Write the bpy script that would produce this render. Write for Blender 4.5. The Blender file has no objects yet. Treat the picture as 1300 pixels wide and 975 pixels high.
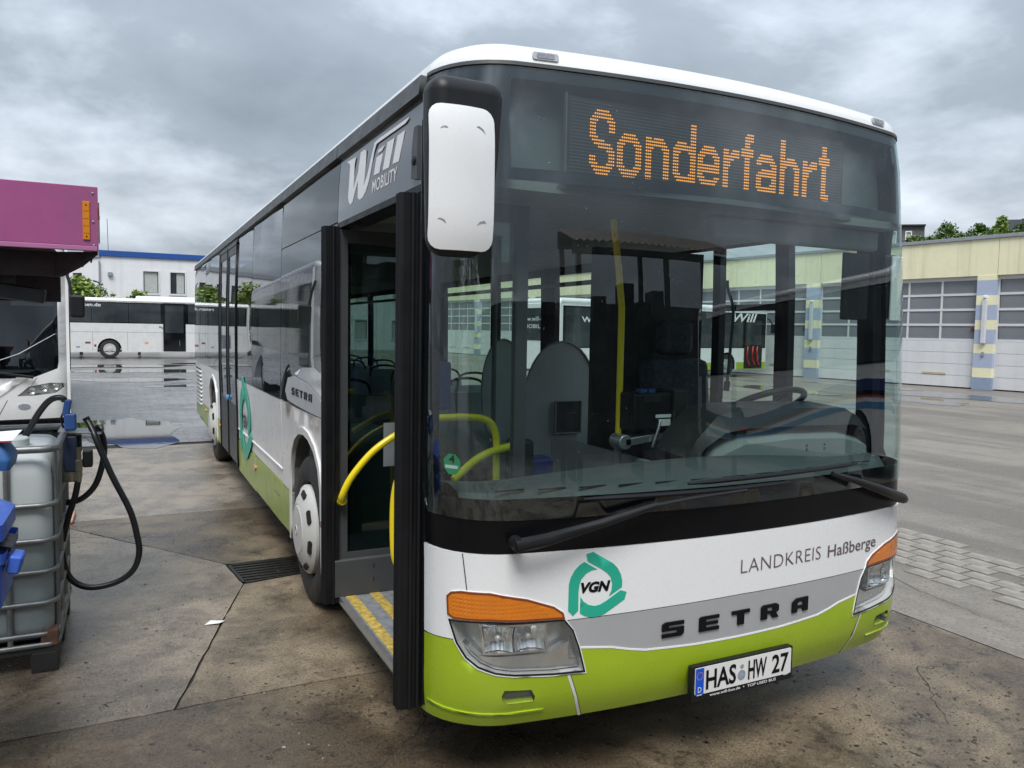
import bpy, bmesh, math, random
from mathutils import Vector, Matrix
from mathutils.geometry import delaunay_2d_cdt

random.seed(7)
sc = bpy.context.scene
PI = math.pi

# ------------------------------------------------------------------ camera
cam_d = bpy.data.cameras.new('camera')
cam = bpy.data.objects.new('camera', cam_d)
sc.collection.objects.link(cam)
sc.camera = cam
cam_d.sensor_fit = 'HORIZONTAL'
cam_d.sensor_width = 36.0
cam_d.lens = 985.765 / 1300 * 36
cam_d.clip_start = 0.05
cam_d.clip_end = 3000
_r = (0.89585, -0.44403, 0.01691)
_u = (0.01528, 0.06883, 0.99751)
_f = (0.44409, 0.89337, -0.06844)
cam.matrix_world = Matrix(((_r[0], _u[0], -_f[0], -2.27328), (_r[1], _u[1], -_f[1], -2.39759),
                           (_r[2], _u[2], -_f[2], 1.77500), (0, 0, 0, 1)))

# ------------------------------------------------------------------ world, sun, exposure
SUN_EL, SUN_AZ = math.radians(58), math.radians(210)      # azimuth clockwise from +y
w = bpy.data.worlds.new('World')
sc.world = w
w.use_nodes = True
nt = w.node_tree
N = nt.nodes
Lk = nt.links.new
bg = N['Background']
bg.inputs['Strength'].default_value = 1.0
sky = N.new('ShaderNodeTexSky')
sky.sky_type = 'NISHITA'
sky.sun_disc = False
sky.sun_elevation = SUN_EL
sky.sun_rotation = SUN_AZ
sky.air_density = 1.6
sky.dust_density = 3.0
tc = N.new('ShaderNodeTexCoord')
sep = N.new('ShaderNodeSeparateXYZ')
Lk(tc.outputs['Generated'], sep.inputs[0])


def wmath(op, a, b=None, clamp=False):
    m = N.new('ShaderNodeMath')
    m.operation = op
    m.use_clamp = clamp
    for i, v in enumerate((a, b)):
        if v is None:
            continue
        if isinstance(v, (int, float)):
            m.inputs[i].default_value = v
        else:
            Lk(v, m.inputs[i])
    return m.outputs[0]


zc = wmath('MAXIMUM', sep.outputs[2], 0.0)
zz = wmath('ADD', zc, 0.30)
comb = N.new('ShaderNodeCombineXYZ')
Lk(wmath('DIVIDE', sep.outputs[0], zz), comb.inputs[0])
Lk(wmath('DIVIDE', sep.outputs[1], zz), comb.inputs[1])
SKY_OFF = (0.4, 2.2, 0)


def cloud_noise(scale, detail, rough, off, dist):
    n_ = N.new('ShaderNodeTexNoise')
    n_.inputs['Scale'].default_value = scale
    n_.inputs['Detail'].default_value = detail
    n_.inputs['Roughness'].default_value = rough
    n_.inputs['Distortion'].default_value = dist
    mp = N.new('ShaderNodeMapping')
    mp.inputs['Location'].default_value = off
    Lk(comb.outputs[0], mp.inputs[0])
    Lk(mp.outputs[0], n_.inputs['Vector'])
    return n_.outputs['Fac']


nA = cloud_noise(0.62, 3, 0.5, SKY_OFF, 0.1)
nB = cloud_noise(1.7, 7, 0.56, (SKY_OFF[1], SKY_OFF[0], 0), 0.12)
nF = wmath('ADD', wmath('MULTIPLY', nA, 0.60), wmath('MULTIPLY', nB, 0.40))
cr = N.new('ShaderNodeValToRGB')
e = cr.color_ramp.elements
e[0].position = 0.38
e[0].color = (0.112, 0.136, 0.164, 1)
e[1].position = 0.645
e[1].color = (0.52, 0.565, 0.63, 1)
k = cr.color_ramp.elements.new(0.50)
k.color = (0.182, 0.212, 0.247, 1)
Lk(nF, cr.inputs[0])
# an overcast sky grows brighter towards the zenith
lift = wmath('ADD', wmath('MULTIPLY', zc, 1.6), 0.78)
vm = N.new('ShaderNodeVectorMath')
vm.operation = 'SCALE'
Lk(cr.outputs[0], vm.inputs[0])
Lk(lift, vm.inputs['Scale'])
sks = N.new('ShaderNodeVectorMath')
sks.operation = 'SCALE'
sks.inputs['Scale'].default_value = 0.06
Lk(sky.outputs[0], sks.inputs[0])
mx = N.new('ShaderNodeMix')
mx.data_type = 'RGBA'
mx.inputs['Factor'].default_value = 0.93
Lk(sks.outputs[0], mx.inputs['A'])
Lk(vm.outputs[0], mx.inputs['B'])
Lk(mx.outputs['Result'], bg.inputs['Color'])

sun_d = bpy.data.lights.new('sun', 'SUN')
sun_d.energy = 1.5
sun_d.angle = math.radians(26)
sun_d.color = (1, 0.965, 0.92)
sun = bpy.data.objects.new('sun', sun_d)
sc.collection.objects.link(sun)
sdir = Vector((math.sin(SUN_AZ) * math.cos(SUN_EL), math.cos(SUN_AZ) * math.cos(SUN_EL), math.sin(SUN_EL)))
sun.rotation_euler = sdir.to_track_quat('Z', 'Y').to_euler()

sc.view_settings.view_transform = 'Standard'
sc.view_settings.look = 'None'
sc.view_settings.exposure = 1.05
sc.view_settings.gamma = 1
sc.cycles.use_denoising = True
sc.cycles.max_bounces = 10
sc.cycles.transparent_max_bounces = 24
sc.cycles.glossy_bounces = 5
sc.cycles.caustics_reflective = False
sc.cycles.caustics_refractive = False

# ------------------------------------------------------------------ materials
MATS = {}


def lin(c):
    return tuple(((x / 255) / 12.92 if x / 255 <= 0.04045 else ((x / 255 + 0.055) / 1.055) ** 2.4) for x in c)


class NB:
    """small helper round a material's node tree"""

    def __init__(s, name):
        s.m = bpy.data.materials.new(name)
        s.m.use_nodes = True
        s.nt = s.m.node_tree
        s.b = s.nt.nodes['Principled BSDF']
        s.out = s.nt.nodes['Material Output']
        MATS[name] = s.m

    def n(s, t, **kw):
        x = s.nt.nodes.new(t)
        for k, v in kw.items():
            if k in x.inputs:
                x.inputs[k].default_value = v
            else:
                setattr(x, k, v)
        return x

    def l(s, a, b):
        s.nt.links.new(a, b)

    def coord(s, scale=(1, 1, 1), space='Object'):
        t = s.n('ShaderNodeTexCoord')
        m = s.n('ShaderNodeMapping')
        m.inputs['Scale'].default_value = scale
        s.l(t.outputs[space], m.inputs[0])
        return m.outputs[0]

    def noise(s, scale, detail=4, rough=0.55, vec=None, dist=0.0):
        x = s.n('ShaderNodeTexNoise')
        x.inputs['Scale'].default_value = scale
        x.inputs['Detail'].default_value = detail
        x.inputs['Roughness'].default_value = rough
        x.inputs['Distortion'].default_value = dist
        if vec is not None:
            s.l(vec, x.inputs['Vector'])
        return x.outputs['Fac']

    def ramp(s, fac, stops):
        x = s.n('ShaderNodeValToRGB')
        el = x.color_ramp.elements
        while len(el) < len(stops):
            el.new(0.5)
        for q, (p, c) in zip(el, stops):
            q.position = p
            q.color = (c, c, c, 1) if isinstance(c, (int, float)) else (*c, 1)
        s.l(fac, x.inputs[0])
        return x.outputs[0]

    def mix(s, fac, a, b, mode='MIX'):
        x = s.n('ShaderNodeMix')
        x.data_type = 'RGBA'
        x.blend_type = mode
        for i, v in (('Factor', fac), ('A', a), ('B', b)):
            if isinstance(v, (int, float)):
                x.inputs[i].default_value = v if i == 'Factor' else (v, v, v, 1)
            elif isinstance(v, tuple):
                x.inputs[i].default_value = (*v, 1)
            else:
                s.l(v, x.inputs[i])
        return x.outputs['Result']

    def bump(s, h, strength=0.3, dist=0.01):
        x = s.n('ShaderNodeBump')
        x.inputs['Strength'].default_value = strength
        x.inputs['Distance'].default_value = dist
        s.l(h, x.inputs['Height'])
        s.l(x.outputs[0], s.b.inputs['Normal'])


def mat(name, col, rough=0.5, metal=0.0, var=0.06, scale=6.0, coat=0.0, bump=0.0, bscale=60.0, spec=0.5, dirt=0.0, streak=0.0):
    b = NB(name)
    v = b.coord()
    c1 = tuple(max(0, x * (1 - var)) for x in col)
    c2 = tuple(min(1, x * (1 + var)) for x in col)
    c = b.ramp(b.noise(scale, 5, 0.6, v), [(0.3, c1), (0.7, c2)])
    if dirt:
        d = b.ramp(b.noise(2.3, 8, 0.7, v), [(0.5, 0.0), (0.78, dirt)])
        c = b.mix(d, c, (0.10, 0.09, 0.075))
    if streak:
        sv = b.coord((1.6, 1.6, 0.07))
        d = b.ramp(b.noise(1.6, 7, 0.7, sv), [(0.50, 0.0), (0.75, streak)])
        c = b.mix(d, c, (0.16, 0.15, 0.12))
    b.l(c, b.b.inputs['Base Color'])
    r = b.ramp(b.noise(scale * 2.3, 4, 0.6, v), [(0.3, max(0.01, rough * 0.8)), (0.7, min(1, rough * 1.2))])
    b.l(r, b.b.inputs['Roughness'])
    b.b.inputs['Metallic'].default_value = metal
    b.b.inputs['Coat Weight'].default_value = coat
    b.b.inputs['Coat Roughness'].default_value = 0.04
    b.b.inputs['Specular IOR Level'].default_value = spec
    if bump:
        b.bump(b.noise(bscale, 3, 0.6, v), bump, 0.004)
    return b.m


def glass(name, tint, ior=1.5, boost=1.0, rough=0.0, dirt=0.0):
    b = NB(name)
    tr = b.n('ShaderNodeBsdfTransparent')
    tr.inputs[0].default_value = (*tint, 1)
    gl = b.n('ShaderNodeBsdfGlossy')
    gl.inputs['Roughness'].default_value = rough
    gl.inputs['Color'].default_value = (0.95, 0.97, 1, 1)
    lw = b.n('ShaderNodeLayerWeight')
    lw.inputs['Blend'].default_value = 0.5
    pw = b.n('ShaderNodeMath', operation='POWER')
    pw.inputs[1].default_value = 5.0
    b.l(lw.outputs['Facing'], pw.inputs[0])
    f0 = ((ior - 1) / (ior + 1)) ** 2 * boost
    m = b.n('ShaderNodeMath', operation='MULTIPLY_ADD', use_clamp=True)
    m.inputs[1].default_value = 0.95 - f0
    m.inputs[2].default_value = f0
    b.l(pw.outputs[0], m.inputs[0])
    ms = b.n('ShaderNodeMixShader')
    b.l(m.outputs[0], ms.inputs[0])
    b.l(tr.outputs[0], ms.inputs[1])
    b.l(gl.outputs[0], ms.inputs[2])
    last = ms.outputs[0]
    if dirt:
        df = b.n('ShaderNodeBsdfDiffuse')
        df.inputs[0].default_value = (0.55, 0.58, 0.6, 1)
        v = b.coord((1, 1, 0.35))
        f = b.ramp(b.noise(5.0, 6, 0.65, v, 0.6), [(0.42, 0.0), (0.8, dirt)])
        m2 = b.n('ShaderNodeMixShader')
        b.l(f, m2.inputs[0])
        b.l(last, m2.inputs[1])
        b.l(df.outputs[0], m2.inputs[2])
        last = m2.outputs[0]
    b.l(last, b.out.inputs['Surface'])
    return b.m


def emit(name, col, strength):
    b = NB(name)
    b.b.inputs['Base Color'].default_value = (0.02, 0.015, 0.01, 1)
    b.b.inputs['Emission Color'].default_value = (*col, 1)
    b.b.inputs['Emission Strength'].default_value = strength
    return b.m


M_white = mat('white_paint', (0.80, 0.81, 0.82), 0.28, var=0.008, coat=0.5, dirt=0.012)
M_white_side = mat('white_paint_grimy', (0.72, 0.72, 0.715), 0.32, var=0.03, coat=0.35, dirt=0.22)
M_green = mat('lime_green_paint', (0.33, 0.46, 0.018), 0.30, var=0.03, coat=0.5, dirt=0.08)
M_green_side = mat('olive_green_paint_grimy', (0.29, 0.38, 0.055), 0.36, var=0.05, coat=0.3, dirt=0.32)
M_silver = mat('silver_paint', (0.50, 0.51, 0.53), 0.36, metal=0.35, var=0.03, coat=0.3)
M_sil_pl = mat('pale_silver_trim', (0.50, 0.52, 0.54), 0.35, metal=0.3, var=0.04)
M_black = mat('black_rubber', (0.007, 0.0075, 0.009), 0.40, var=0.15, bump=0.05, spec=0.32)
M_gloss = mat('black_gloss_panel', (0.006, 0.007, 0.009), 0.05, var=0.1, spec=0.5)
M_cowl = mat('black_cowl_film', (0.005, 0.005, 0.006), 0.22, var=0.1, spec=0.18)
M_plastic = mat('black_plastic', (0.010, 0.0105, 0.012), 0.42, var=0.12, bump=0.08, bscale=220, spec=0.35)
M_greyplastic = mat('dark_grey_plastic', (0.055, 0.058, 0.063), 0.42, var=0.1, bump=0.06, bscale=180)
M_sign = mat('grey_sign_panel', (0.115, 0.118, 0.130), 0.10, var=0.06, coat=0.6)
M_gutter = mat('grey_gutter', (0.060, 0.064, 0.066), 0.45, var=0.12, dirt=0.3)
M_print_w = mat('white_print', (0.80, 0.80, 0.82), 0.4, var=0.02)
M_print_k = mat('black_print', (0.006, 0.006, 0.007), 0.4, var=0.1, spec=0.2)
M_print_g = mat('brown_grey_print', (0.135, 0.095, 0.105), 0.4, var=0.05)
M_teal = mat('teal_print', (0.022, 0.40, 0.27), 0.35, var=0.03)
M_blue_eu = mat('plate_blue', (0.01, 0.09, 0.55), 0.35, var=0.05)
M_tyre = mat('tyre_rubber', (0.022, 0.022, 0.023), 0.72, var=0.3, bump=0.3, bscale=90, dirt=0.25)
M_hub = mat('white_hub_cap', (0.53, 0.53, 0.515), 0.42, var=0.06, dirt=0.4)
M_arch = mat('dusty_wheel_arch', (0.10, 0.095, 0.085), 0.85, var=0.3, bump=0.3)
M_under = mat('dark_underbody', (0.015, 0.014, 0.013), 0.8, var=0.3)
M_chrome = mat('chrome', (0.82, 0.83, 0.85), 0.10, metal=1.0, var=0.03)
M_lampback = mat('lamp_housing_silver', (0.62, 0.63, 0.62), 0.30, metal=0.35, var=0.08)
M_reflect = mat('satin_reflector', (0.74, 0.75, 0.76), 0.20, metal=0.9, var=0.05)
M_steel = mat('galvanised_steel', (0.24, 0.25, 0.255), 0.42, metal=0.75, var=0.16, scale=14, dirt=0.25)
M_alu = mat('brushed_aluminium', (0.52, 0.53, 0.54), 0.32, metal=0.8, var=0.08)
M_yellow = mat('yellow_handrail', (0.86, 0.67, 0.012), 0.30, var=0.03, coat=0.2)
M_amber = mat('amber_lens', (0.66, 0.185, 0.010), 0.14, var=0.12, coat=0.8, bump=0.15, bscale=130)
M_shade_ring = mat('dark_amber_rim', (0.22, 0.045, 0.006), 0.2, var=0.1, coat=0.5)
M_foglamp = mat('smoked_fog_lamp', (0.13, 0.14, 0.13), 0.15, metal=0.4, var=0.3, scale=20)
M_reflector = mat('orange_reflector', (0.62, 0.22, 0.008), 0.22, var=0.08, bump=0.3, bscale=160)
M_interior = mat('interior_dark', (0.026, 0.030, 0.033), 0.75, var=0.2)
M_int_mid = mat('interior_grey', (0.22, 0.24, 0.25), 0.7, var=0.12)
M_dash = mat('dashboard_grey', (0.048, 0.057, 0.060), 0.62, var=0.08, bump=0.1, bscale=150)
M_dashlight = mat('dashboard_light', (0.17, 0.19, 0.19), 0.6, var=0.06)
M_dashdark = mat('dashboard_dark', (0.014, 0.015, 0.016), 0.6, var=0.1)
M_ceiling = mat('bus_ceiling', (0.20, 0.21, 0.21), 0.7, var=0.05)
M_seat = mat('seat_fabric', (0.045, 0.05, 0.07), 0.9, var=0.4, scale=40)
M_seatblue = mat('blue_plastic_bin', (0.03, 0.05, 0.20), 0.4, var=0.1)
M_floorstep = mat('step_floor', (0.19, 0.20, 0.21), 0.7, var=0.3, scale=25, bump=0.2)
M_yellowband = mat('worn_yellow_band', (0.44, 0.32, 0.075), 0.65, var=0.5, scale=30)
M_plate = mat('plate_white', (0.74, 0.74, 0.73), 0.35, var=0.05)
M_seal = mat('seal_grey', (0.28, 0.30, 0.34), 0.4, var=0.3, scale=70)
M_sticker = mat('green_sticker', (0.02, 0.33, 0.14), 0.45, var=0.05)
M_screen = mat('display_housing', (0.085, 0.098, 0.108), 0.5, var=0.08)
M_led = emit('amber_led', (1.0, 0.36, 0.04), 0.72)
M_ledoff = mat('unlit_led', (0.22, 0.23, 0.22), 0.4, var=0.2, scale=60)
M_magenta = mat('magenta_sheet', (0.36, 0.075, 0.235), 0.42, var=0.10, scale=3, dirt=0.30, streak=0.25)
M_magenta2 = mat('pale_magenta_edge', (0.43, 0.16, 0.32), 0.42, var=0.08, dirt=0.15)
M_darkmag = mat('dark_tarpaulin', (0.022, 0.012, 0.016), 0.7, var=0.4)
M_red = mat('red_print', (0.45, 0.03, 0.03), 0.5, var=0.1)
M_blue = mat('blue_plastic', (0.035, 0.11, 0.50), 0.42, var=0.10, dirt=0.3, coat=0.1)
M_blue2 = mat('dull_blue_plastic', (0.03, 0.11, 0.30), 0.45, var=0.15, dirt=0.15)
M_navy = mat('navy_pump_housing', (0.018, 0.028, 0.062), 0.4, var=0.15)
M_noz = mat('blue_nozzle', (0.030, 0.085, 0.27), 0.38, var=0.1)
M_hdpe = NB('milky_plastic')
_b = M_hdpe
_v = _b.coord()
_c = _b.ramp(_b.noise(2.0, 5, 0.6, _v), [(0.3, (0.43, 0.47, 0.47)), (0.7, (0.52, 0.56, 0.555))])
_b.l(_c, _b.b.inputs['Base Color'])
_b.b.inputs['Roughness'].default_value = 0.42
_b.b.inputs['Subsurface Weight'].default_value = 0.25
_b.b.inputs['Subsurface Radius'].default_value = (0.06, 0.07, 0.07)
M_hdpe = _b.m
M_hdpe_fill = mat('milky_plastic_filled', (0.28, 0.325, 0.33), 0.42, var=0.12, dirt=0.12)
M_brass = mat('dull_brass', (0.34, 0.31, 0.25), 0.35, metal=0.9, var=0.2)
M_cone = mat('faded_orange_cone', (0.44, 0.17, 0.09), 0.6, var=0.12, dirt=0.2)
M_conebase = mat('faded_pink_cone_foot', (0.45, 0.26, 0.20), 0.6, var=0.12)
M_rust = mat('rusty_steel', (0.115, 0.06, 0.038), 0.8, var=0.4, scale=30)
M_paper = mat('white_paper', (0.78, 0.78, 0.76), 0.7, var=0.04)
M_wall_w = mat('white_render', (0.74, 0.75, 0.77), 0.75, var=0.04, scale=1.5, streak=0.15)
M_fascia_b = mat('blue_fascia', (0.015, 0.075, 0.30), 0.45, var=0.06)
M_win = mat('dark_window_glass', (0.02, 0.024, 0.028), 0.05, var=0.2)
M_coachwin = mat('tinted_coach_glass', (0.036, 0.043, 0.048), 0.04, var=0.35, scale=1.2)
M_curtain = mat('curtain', (0.42, 0.45, 0.43), 0.8, var=0.25, scale=14)
M_yel_wall = mat('pale_yellow_render', (0.84, 0.80, 0.55), 0.8, var=0.03, scale=0.7, dirt=0.10, streak=0.28)
M_blue_col = mat('pale_blue_render', (0.40, 0.46, 0.60), 0.8, var=0.05)
M_blue_col2 = mat('blue_grey_plinth', (0.26, 0.33, 0.45), 0.8, var=0.08)
M_doorwhite = mat('door_white', (0.70, 0.71, 0.73), 0.45, var=0.04, scale=1.0, dirt=0.14, streak=0.2)
M_doorframe = mat('door_frame_white', (0.66, 0.67, 0.69), 0.45, var=0.03)
M_doorpane = mat('door_pane_grey', (0.200, 0.207, 0.232), 0.18, var=0.16, scale=0.8)
M_roofedge = mat('zinc_roof_edge', (0.33, 0.35, 0.38), 0.45, metal=0.3, var=0.08)
M_tan = mat('tan_handle_plate', (0.52, 0.44, 0.27), 0.6, var=0.1)
M_tube = mat('pale_grey_lamp', (0.62, 0.64, 0.67), 0.4, var=0.05)
M_timber = mat('grey_timber', (0.105, 0.10, 0.105), 0.8, var=0.25, scale=3)
M_bark = mat('bark', (0.075, 0.055, 0.04), 0.9, var=0.3, scale=20, bump=0.4)
M_leafA = mat('leaf_mid', (0.070, 0.135, 0.024), 0.55, var=0.3, scale=2)
M_leafB = mat('leaf_light', (0.125, 0.20, 0.036), 0.55, var=0.25, scale=2)
M_leafC = mat('leaf_dark', (0.032, 0.068, 0.014), 0.6, var=0.3, scale=2)
M_leafY = mat('leaf_yellow_green', (0.25, 0.33, 0.06), 0.5, var=0.2, scale=2)
M_roofbrown = mat('red_brown_sheet_roof', (0.075, 0.040, 0.033), 0.55, var=0.15)
M_darksteel = mat('dark_steel', (0.025, 0.027, 0.03), 0.5, metal=0.3, var=0.2)
M_darkwall = mat('dark_brown_wall', (0.050, 0.045, 0.042), 0.85, var=0.2)
M_cobble = mat('pale_paver', (0.245, 0.225, 0.195), 0.55, var=0.35, scale=5, bump=0.3, bscale=70)
M_lightred = mat('tail_light_red', (0.42, 0.02, 0.015), 0.25, var=0.1)
M_hose = mat('hose_rubber', (0.010, 0.011, 0.013), 0.34, var=0.15)
M_pallet = mat('black_pallet', (0.022, 0.022, 0.022), 0.65, var=0.3)
M_grate = mat('wet_cast_iron', (0.045, 0.042, 0.038), 0.35, metal=0.6, var=0.4, scale=25)
M_dark = mat('dark_pit', (0.010, 0.009, 0.008), 0.8, var=0.2)
M_stripe_b = mat('navy_stripe', (0.02, 0.035, 0.16), 0.35, var=0.05)
M_stripe_c = mat('light_blue_stripe', (0.10, 0.30, 0.55), 0.35, var=0.05)
M_int_seatgrey = mat('grey_partition', (0.36, 0.375, 0.40), 0.55, var=0.06)

G_wind = glass('windscreen_glass', (0.75, 0.865, 0.84), 1.5, 2.3, dirt=0.010)
G_side = glass('tinted_side_glass', (0.42, 0.46, 0.45), 1.55, 1.9)
G_far = glass('clear_side_glass', (0.86, 0.93, 0.89), 1.5, 1.2)
G_door = glass('door_glass', (0.38, 0.48, 0.46), 1.5, 1.6)
G_lens = glass('lamp_lens', (0.92, 0.93, 0.92), 1.5, 1.6, dirt=0.16)
G_cit = glass('parked_bus_glass', (0.55, 0.62, 0.62), 1.5, 2.6)
G_part = mat('pale_grey_partition', (0.60, 0.615, 0.64), 0.4, var=0.06)

# wet ground ------------------------------------------------------
def ground_mat(name, c_dry, c_wet, patch=0.55, rmin=0.12, rmax=0.6, sc1=0.55, stain=0.5, pavers=None, offs=0.0, speck=0.5, stretch=(0.5, 1.4, 1), grain_amt=0.9, band=0.28, blot_amt=0.45, spall=0.0, spec=0.5):
    b = NB(name)
    t = b.n('ShaderNodeTexCoord')
    m = b.n('ShaderNodeMapping')
    m.inputs['Location'].default_value = (offs, offs * 0.7, 0)
    b.l(t.outputs['Object'], m.inputs[0])
    v = m.outputs[0]
    big = b.noise(sc1, 8, 0.62, v, 0.8)
    mid = b.noise(3.1, 9, 0.68, v, 0.4)
    fine = b.noise(46, 6, 0.75, v)
    grit = b.noise(160, 3, 0.6, v)
    bands = b.noise(1.0, 5, 0.6, b.coord(stretch), 0.5)
    base_f = b.mix(band, b.mix(0.38, big, mid), bands)
    wet = b.ramp(base_f, [(patch - 0.07, 0.0), (patch + 0.05, 1.0)])
    col = b.mix(wet, c_dry, c_wet)
    blot = b.noise(7.5, 8, 0.72, v, 0.3)
    col = b.mix(b.ramp(mid, [(0.42, 0.0), (0.70, stain)]), col, tuple(x * 0.45 for x in c_wet))
    col = b.mix(b.ramp(blot, [(0.55, 0.0), (0.66, blot_amt)]), col, tuple(x * 0.40 for x in c_wet))
    col = b.mix(b.ramp(fine, [(0.34, 0.65), (0.48, 0.0), (0.62, 0.0), (0.76, 0.35)]), col, tuple(x * 0.36 for x in c_wet))
    col = b.mix(b.ramp(grit, [(0.64, 0.0), (0.76, speck)]), col, tuple(min(1, x * 1.8) for x in c_dry))
    grain = b.ramp(b.noise(95, 9, 0.8, v), [(0.36, 0.30), (0.5, 1.0), (0.64, 1.65)])
    col = b.mix(grain_amt, col, grain, 'MULTIPLY')
    if spall:
        sp = b.noise(15, 6, 0.7, v, 0.6)
        col = b.mix(b.ramp(b.mix(0.5, sp, mid), [(0.55, 0.0), (0.60, spall)]), col, tuple(x * 0.30 for x in c_wet))
    rough = b.ramp(b.mix(0.35, base_f, fine), [(0.36, rmax), (0.50, rmax * 0.6), (0.60, rmin)])
    h = b.mix(0.35, fine, grit)
    if pavers:
        br = b.n('ShaderNodeTexBrick')
        br.inputs['Scale'].default_value = 1.0
        br.inputs['Brick Width'].default_value = pavers[0]
        br.inputs['Row Height'].default_value = pavers[1]
        br.inputs['Mortar Size'].default_value = 0.012
        br.inputs['Color1'].default_value = (1, 1, 1, 1)
        br.inputs['Color2'].default_value = (0.74, 0.74, 0.76, 1)
        br.inputs['Mortar'].default_value = (0.35, 0.34, 0.33, 1)
        b.l(v, br.inputs['Vector'])
        col = b.mix(0.85, col, br.outputs['Color'], 'MULTIPLY')
        h = b.mix(0.6, h, br.outputs['Fac'])
    b.l(col, b.b.inputs['Base Color'])
    b.l(rough, b.b.inputs['Roughness'])
    b.b.inputs['Specular IOR Level'].default_value = spec
    b.bump(h, 0.45, 0.006)
    return b.m


M_conc = [ground_mat('wet_concrete_%s' % n, c1, c2, p, offs=o, rmin=rm, rmax=0.55, stretch=(0.8, 1.1, 1), spall=q, spec=sp_) for n, c1, c2, p, o, rm, q, sp_ in (
    ('brown', (0.215, 0.166, 0.108), (0.088, 0.065, 0.042), 0.49, 0.0, 0.11, 0.6, 0.5),
    ('grey', (0.275, 0.228, 0.172), (0.140, 0.111, 0.081), 0.52, 0.0, 0.08, 0.25, 0.55),
    ('tan', (0.262, 0.208, 0.143), (0.120, 0.092, 0.062), 0.51, 0.0, 0.12, 0.4, 0.45),
    ('pale', (0.300, 0.255, 0.203), (0.165, 0.137, 0.106), 0.53, 0.0, 0.09, 0.2, 0.55))]
M_asph = ground_mat('worn_asphalt', (0.245, 0.218, 0.186), (0.148, 0.130, 0.110), 0.50, 0.26, 0.62, 0.5, 0.12, offs=3.3, stretch=(1.0, 0.10, 1), grain_amt=0.4, spec=0.4, band=0.62, blot_amt=0.15)
M_pav = ground_mat('wet_grey_pavers', (0.31, 0.305, 0.30), (0.19, 0.186, 0.186), 0.5, 0.17, 0.5, 0.35, 0.35, pavers=(0.42, 0.21), offs=5.0)
M_base = ground_mat('yard_asphalt', (0.25, 0.24, 0.225), (0.15, 0.145, 0.136), 0.5, 0.2, 0.55, 0.16, 0.35, offs=1.0)
M_fleck = mat('dark_dirt_fleck', (0.045, 0.036, 0.027), 0.7, var=0.4, scale=30)
M_joint = mat('dark_joint', (0.022, 0.020, 0.018), 0.8, var=0.3, scale=20)
b = NB('puddle_water')
b.b.inputs['Base Color'].default_value = (0.045, 0.042, 0.038, 1)
b.b.inputs['Roughness'].default_value = 0.02
b.b.inputs['IOR'].default_value = 1.33
b.b.inputs['Specular IOR Level'].default_value = 0.75
b.bump(b.noise(9, 2, 0.5, b.coord()), 0.03, 0.004)
M_puddle = b.m
M_hill = mat('hill_grass', (0.065, 0.10, 0.03), 0.9, var=0.3, scale=0.3)

# ------------------------------------------------------------------ object helpers
BASE = {}


def link(o):
    sc.collection.objects.link(o)
    return o


def tag(o, label=None, cat=None, group=None, kind=None):
    if label:
        o['label'] = label
    if cat:
        o['category'] = cat
    if group:
        o['group'] = group
    if kind:
        o['kind'] = kind
    return o


def thing(name, label, cat, loc=(0, 0, 0), rotz=0.0, group=None, world=False):
    o = link(bpy.data.objects.new(name, None))
    o.empty_display_size = 0.3
    o.location = loc
    o.rotation_euler = (0, 0, rotz)
    if world:                     # children are given in world coordinates
        BASE[o.name] = Vector(loc)
    return tag(o, label, cat, group)


def rootof(o):
    while o is not None and o.parent is not None:
        o = o.parent
    return o


def finish(name, me, mats, parent=None, smooth=None, bevel=0.0, origin=None, seg=2):
    for m in (mats if isinstance(mats, (list, tuple)) else [mats]):
        me.materials.append(m)
    r = rootof(parent)
    off = BASE.get(r.name) if r is not None else (Vector(origin) if origin else None)
    if off is not None and parent is not None and parent.type == 'MESH' and parent.parent is None:
        pass
    if off is not None:
        me.transform(Matrix.Translation(-off))
    o = link(bpy.data.objects.new(name, me))
    if parent is not None:
        o.parent = parent
    elif origin:
        o.location = origin
    if smooth is not None:
        for p in me.polygons:
            p.use_smooth = True
        me.set_sharp_from_angle(angle=math.radians(smooth))
    if bevel:
        md = o.modifiers.new('bevel', 'BEVEL')
        md.width = bevel
        md.segments = seg
        md.limit_method = 'ANGLE'
        md.angle_limit = math.radians(40)
        for p in me.polygons:
            p.use_smooth = True
        me.set_sharp_from_angle(angle=math.radians(35))
        md.harden_normals = True
    return o


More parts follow.
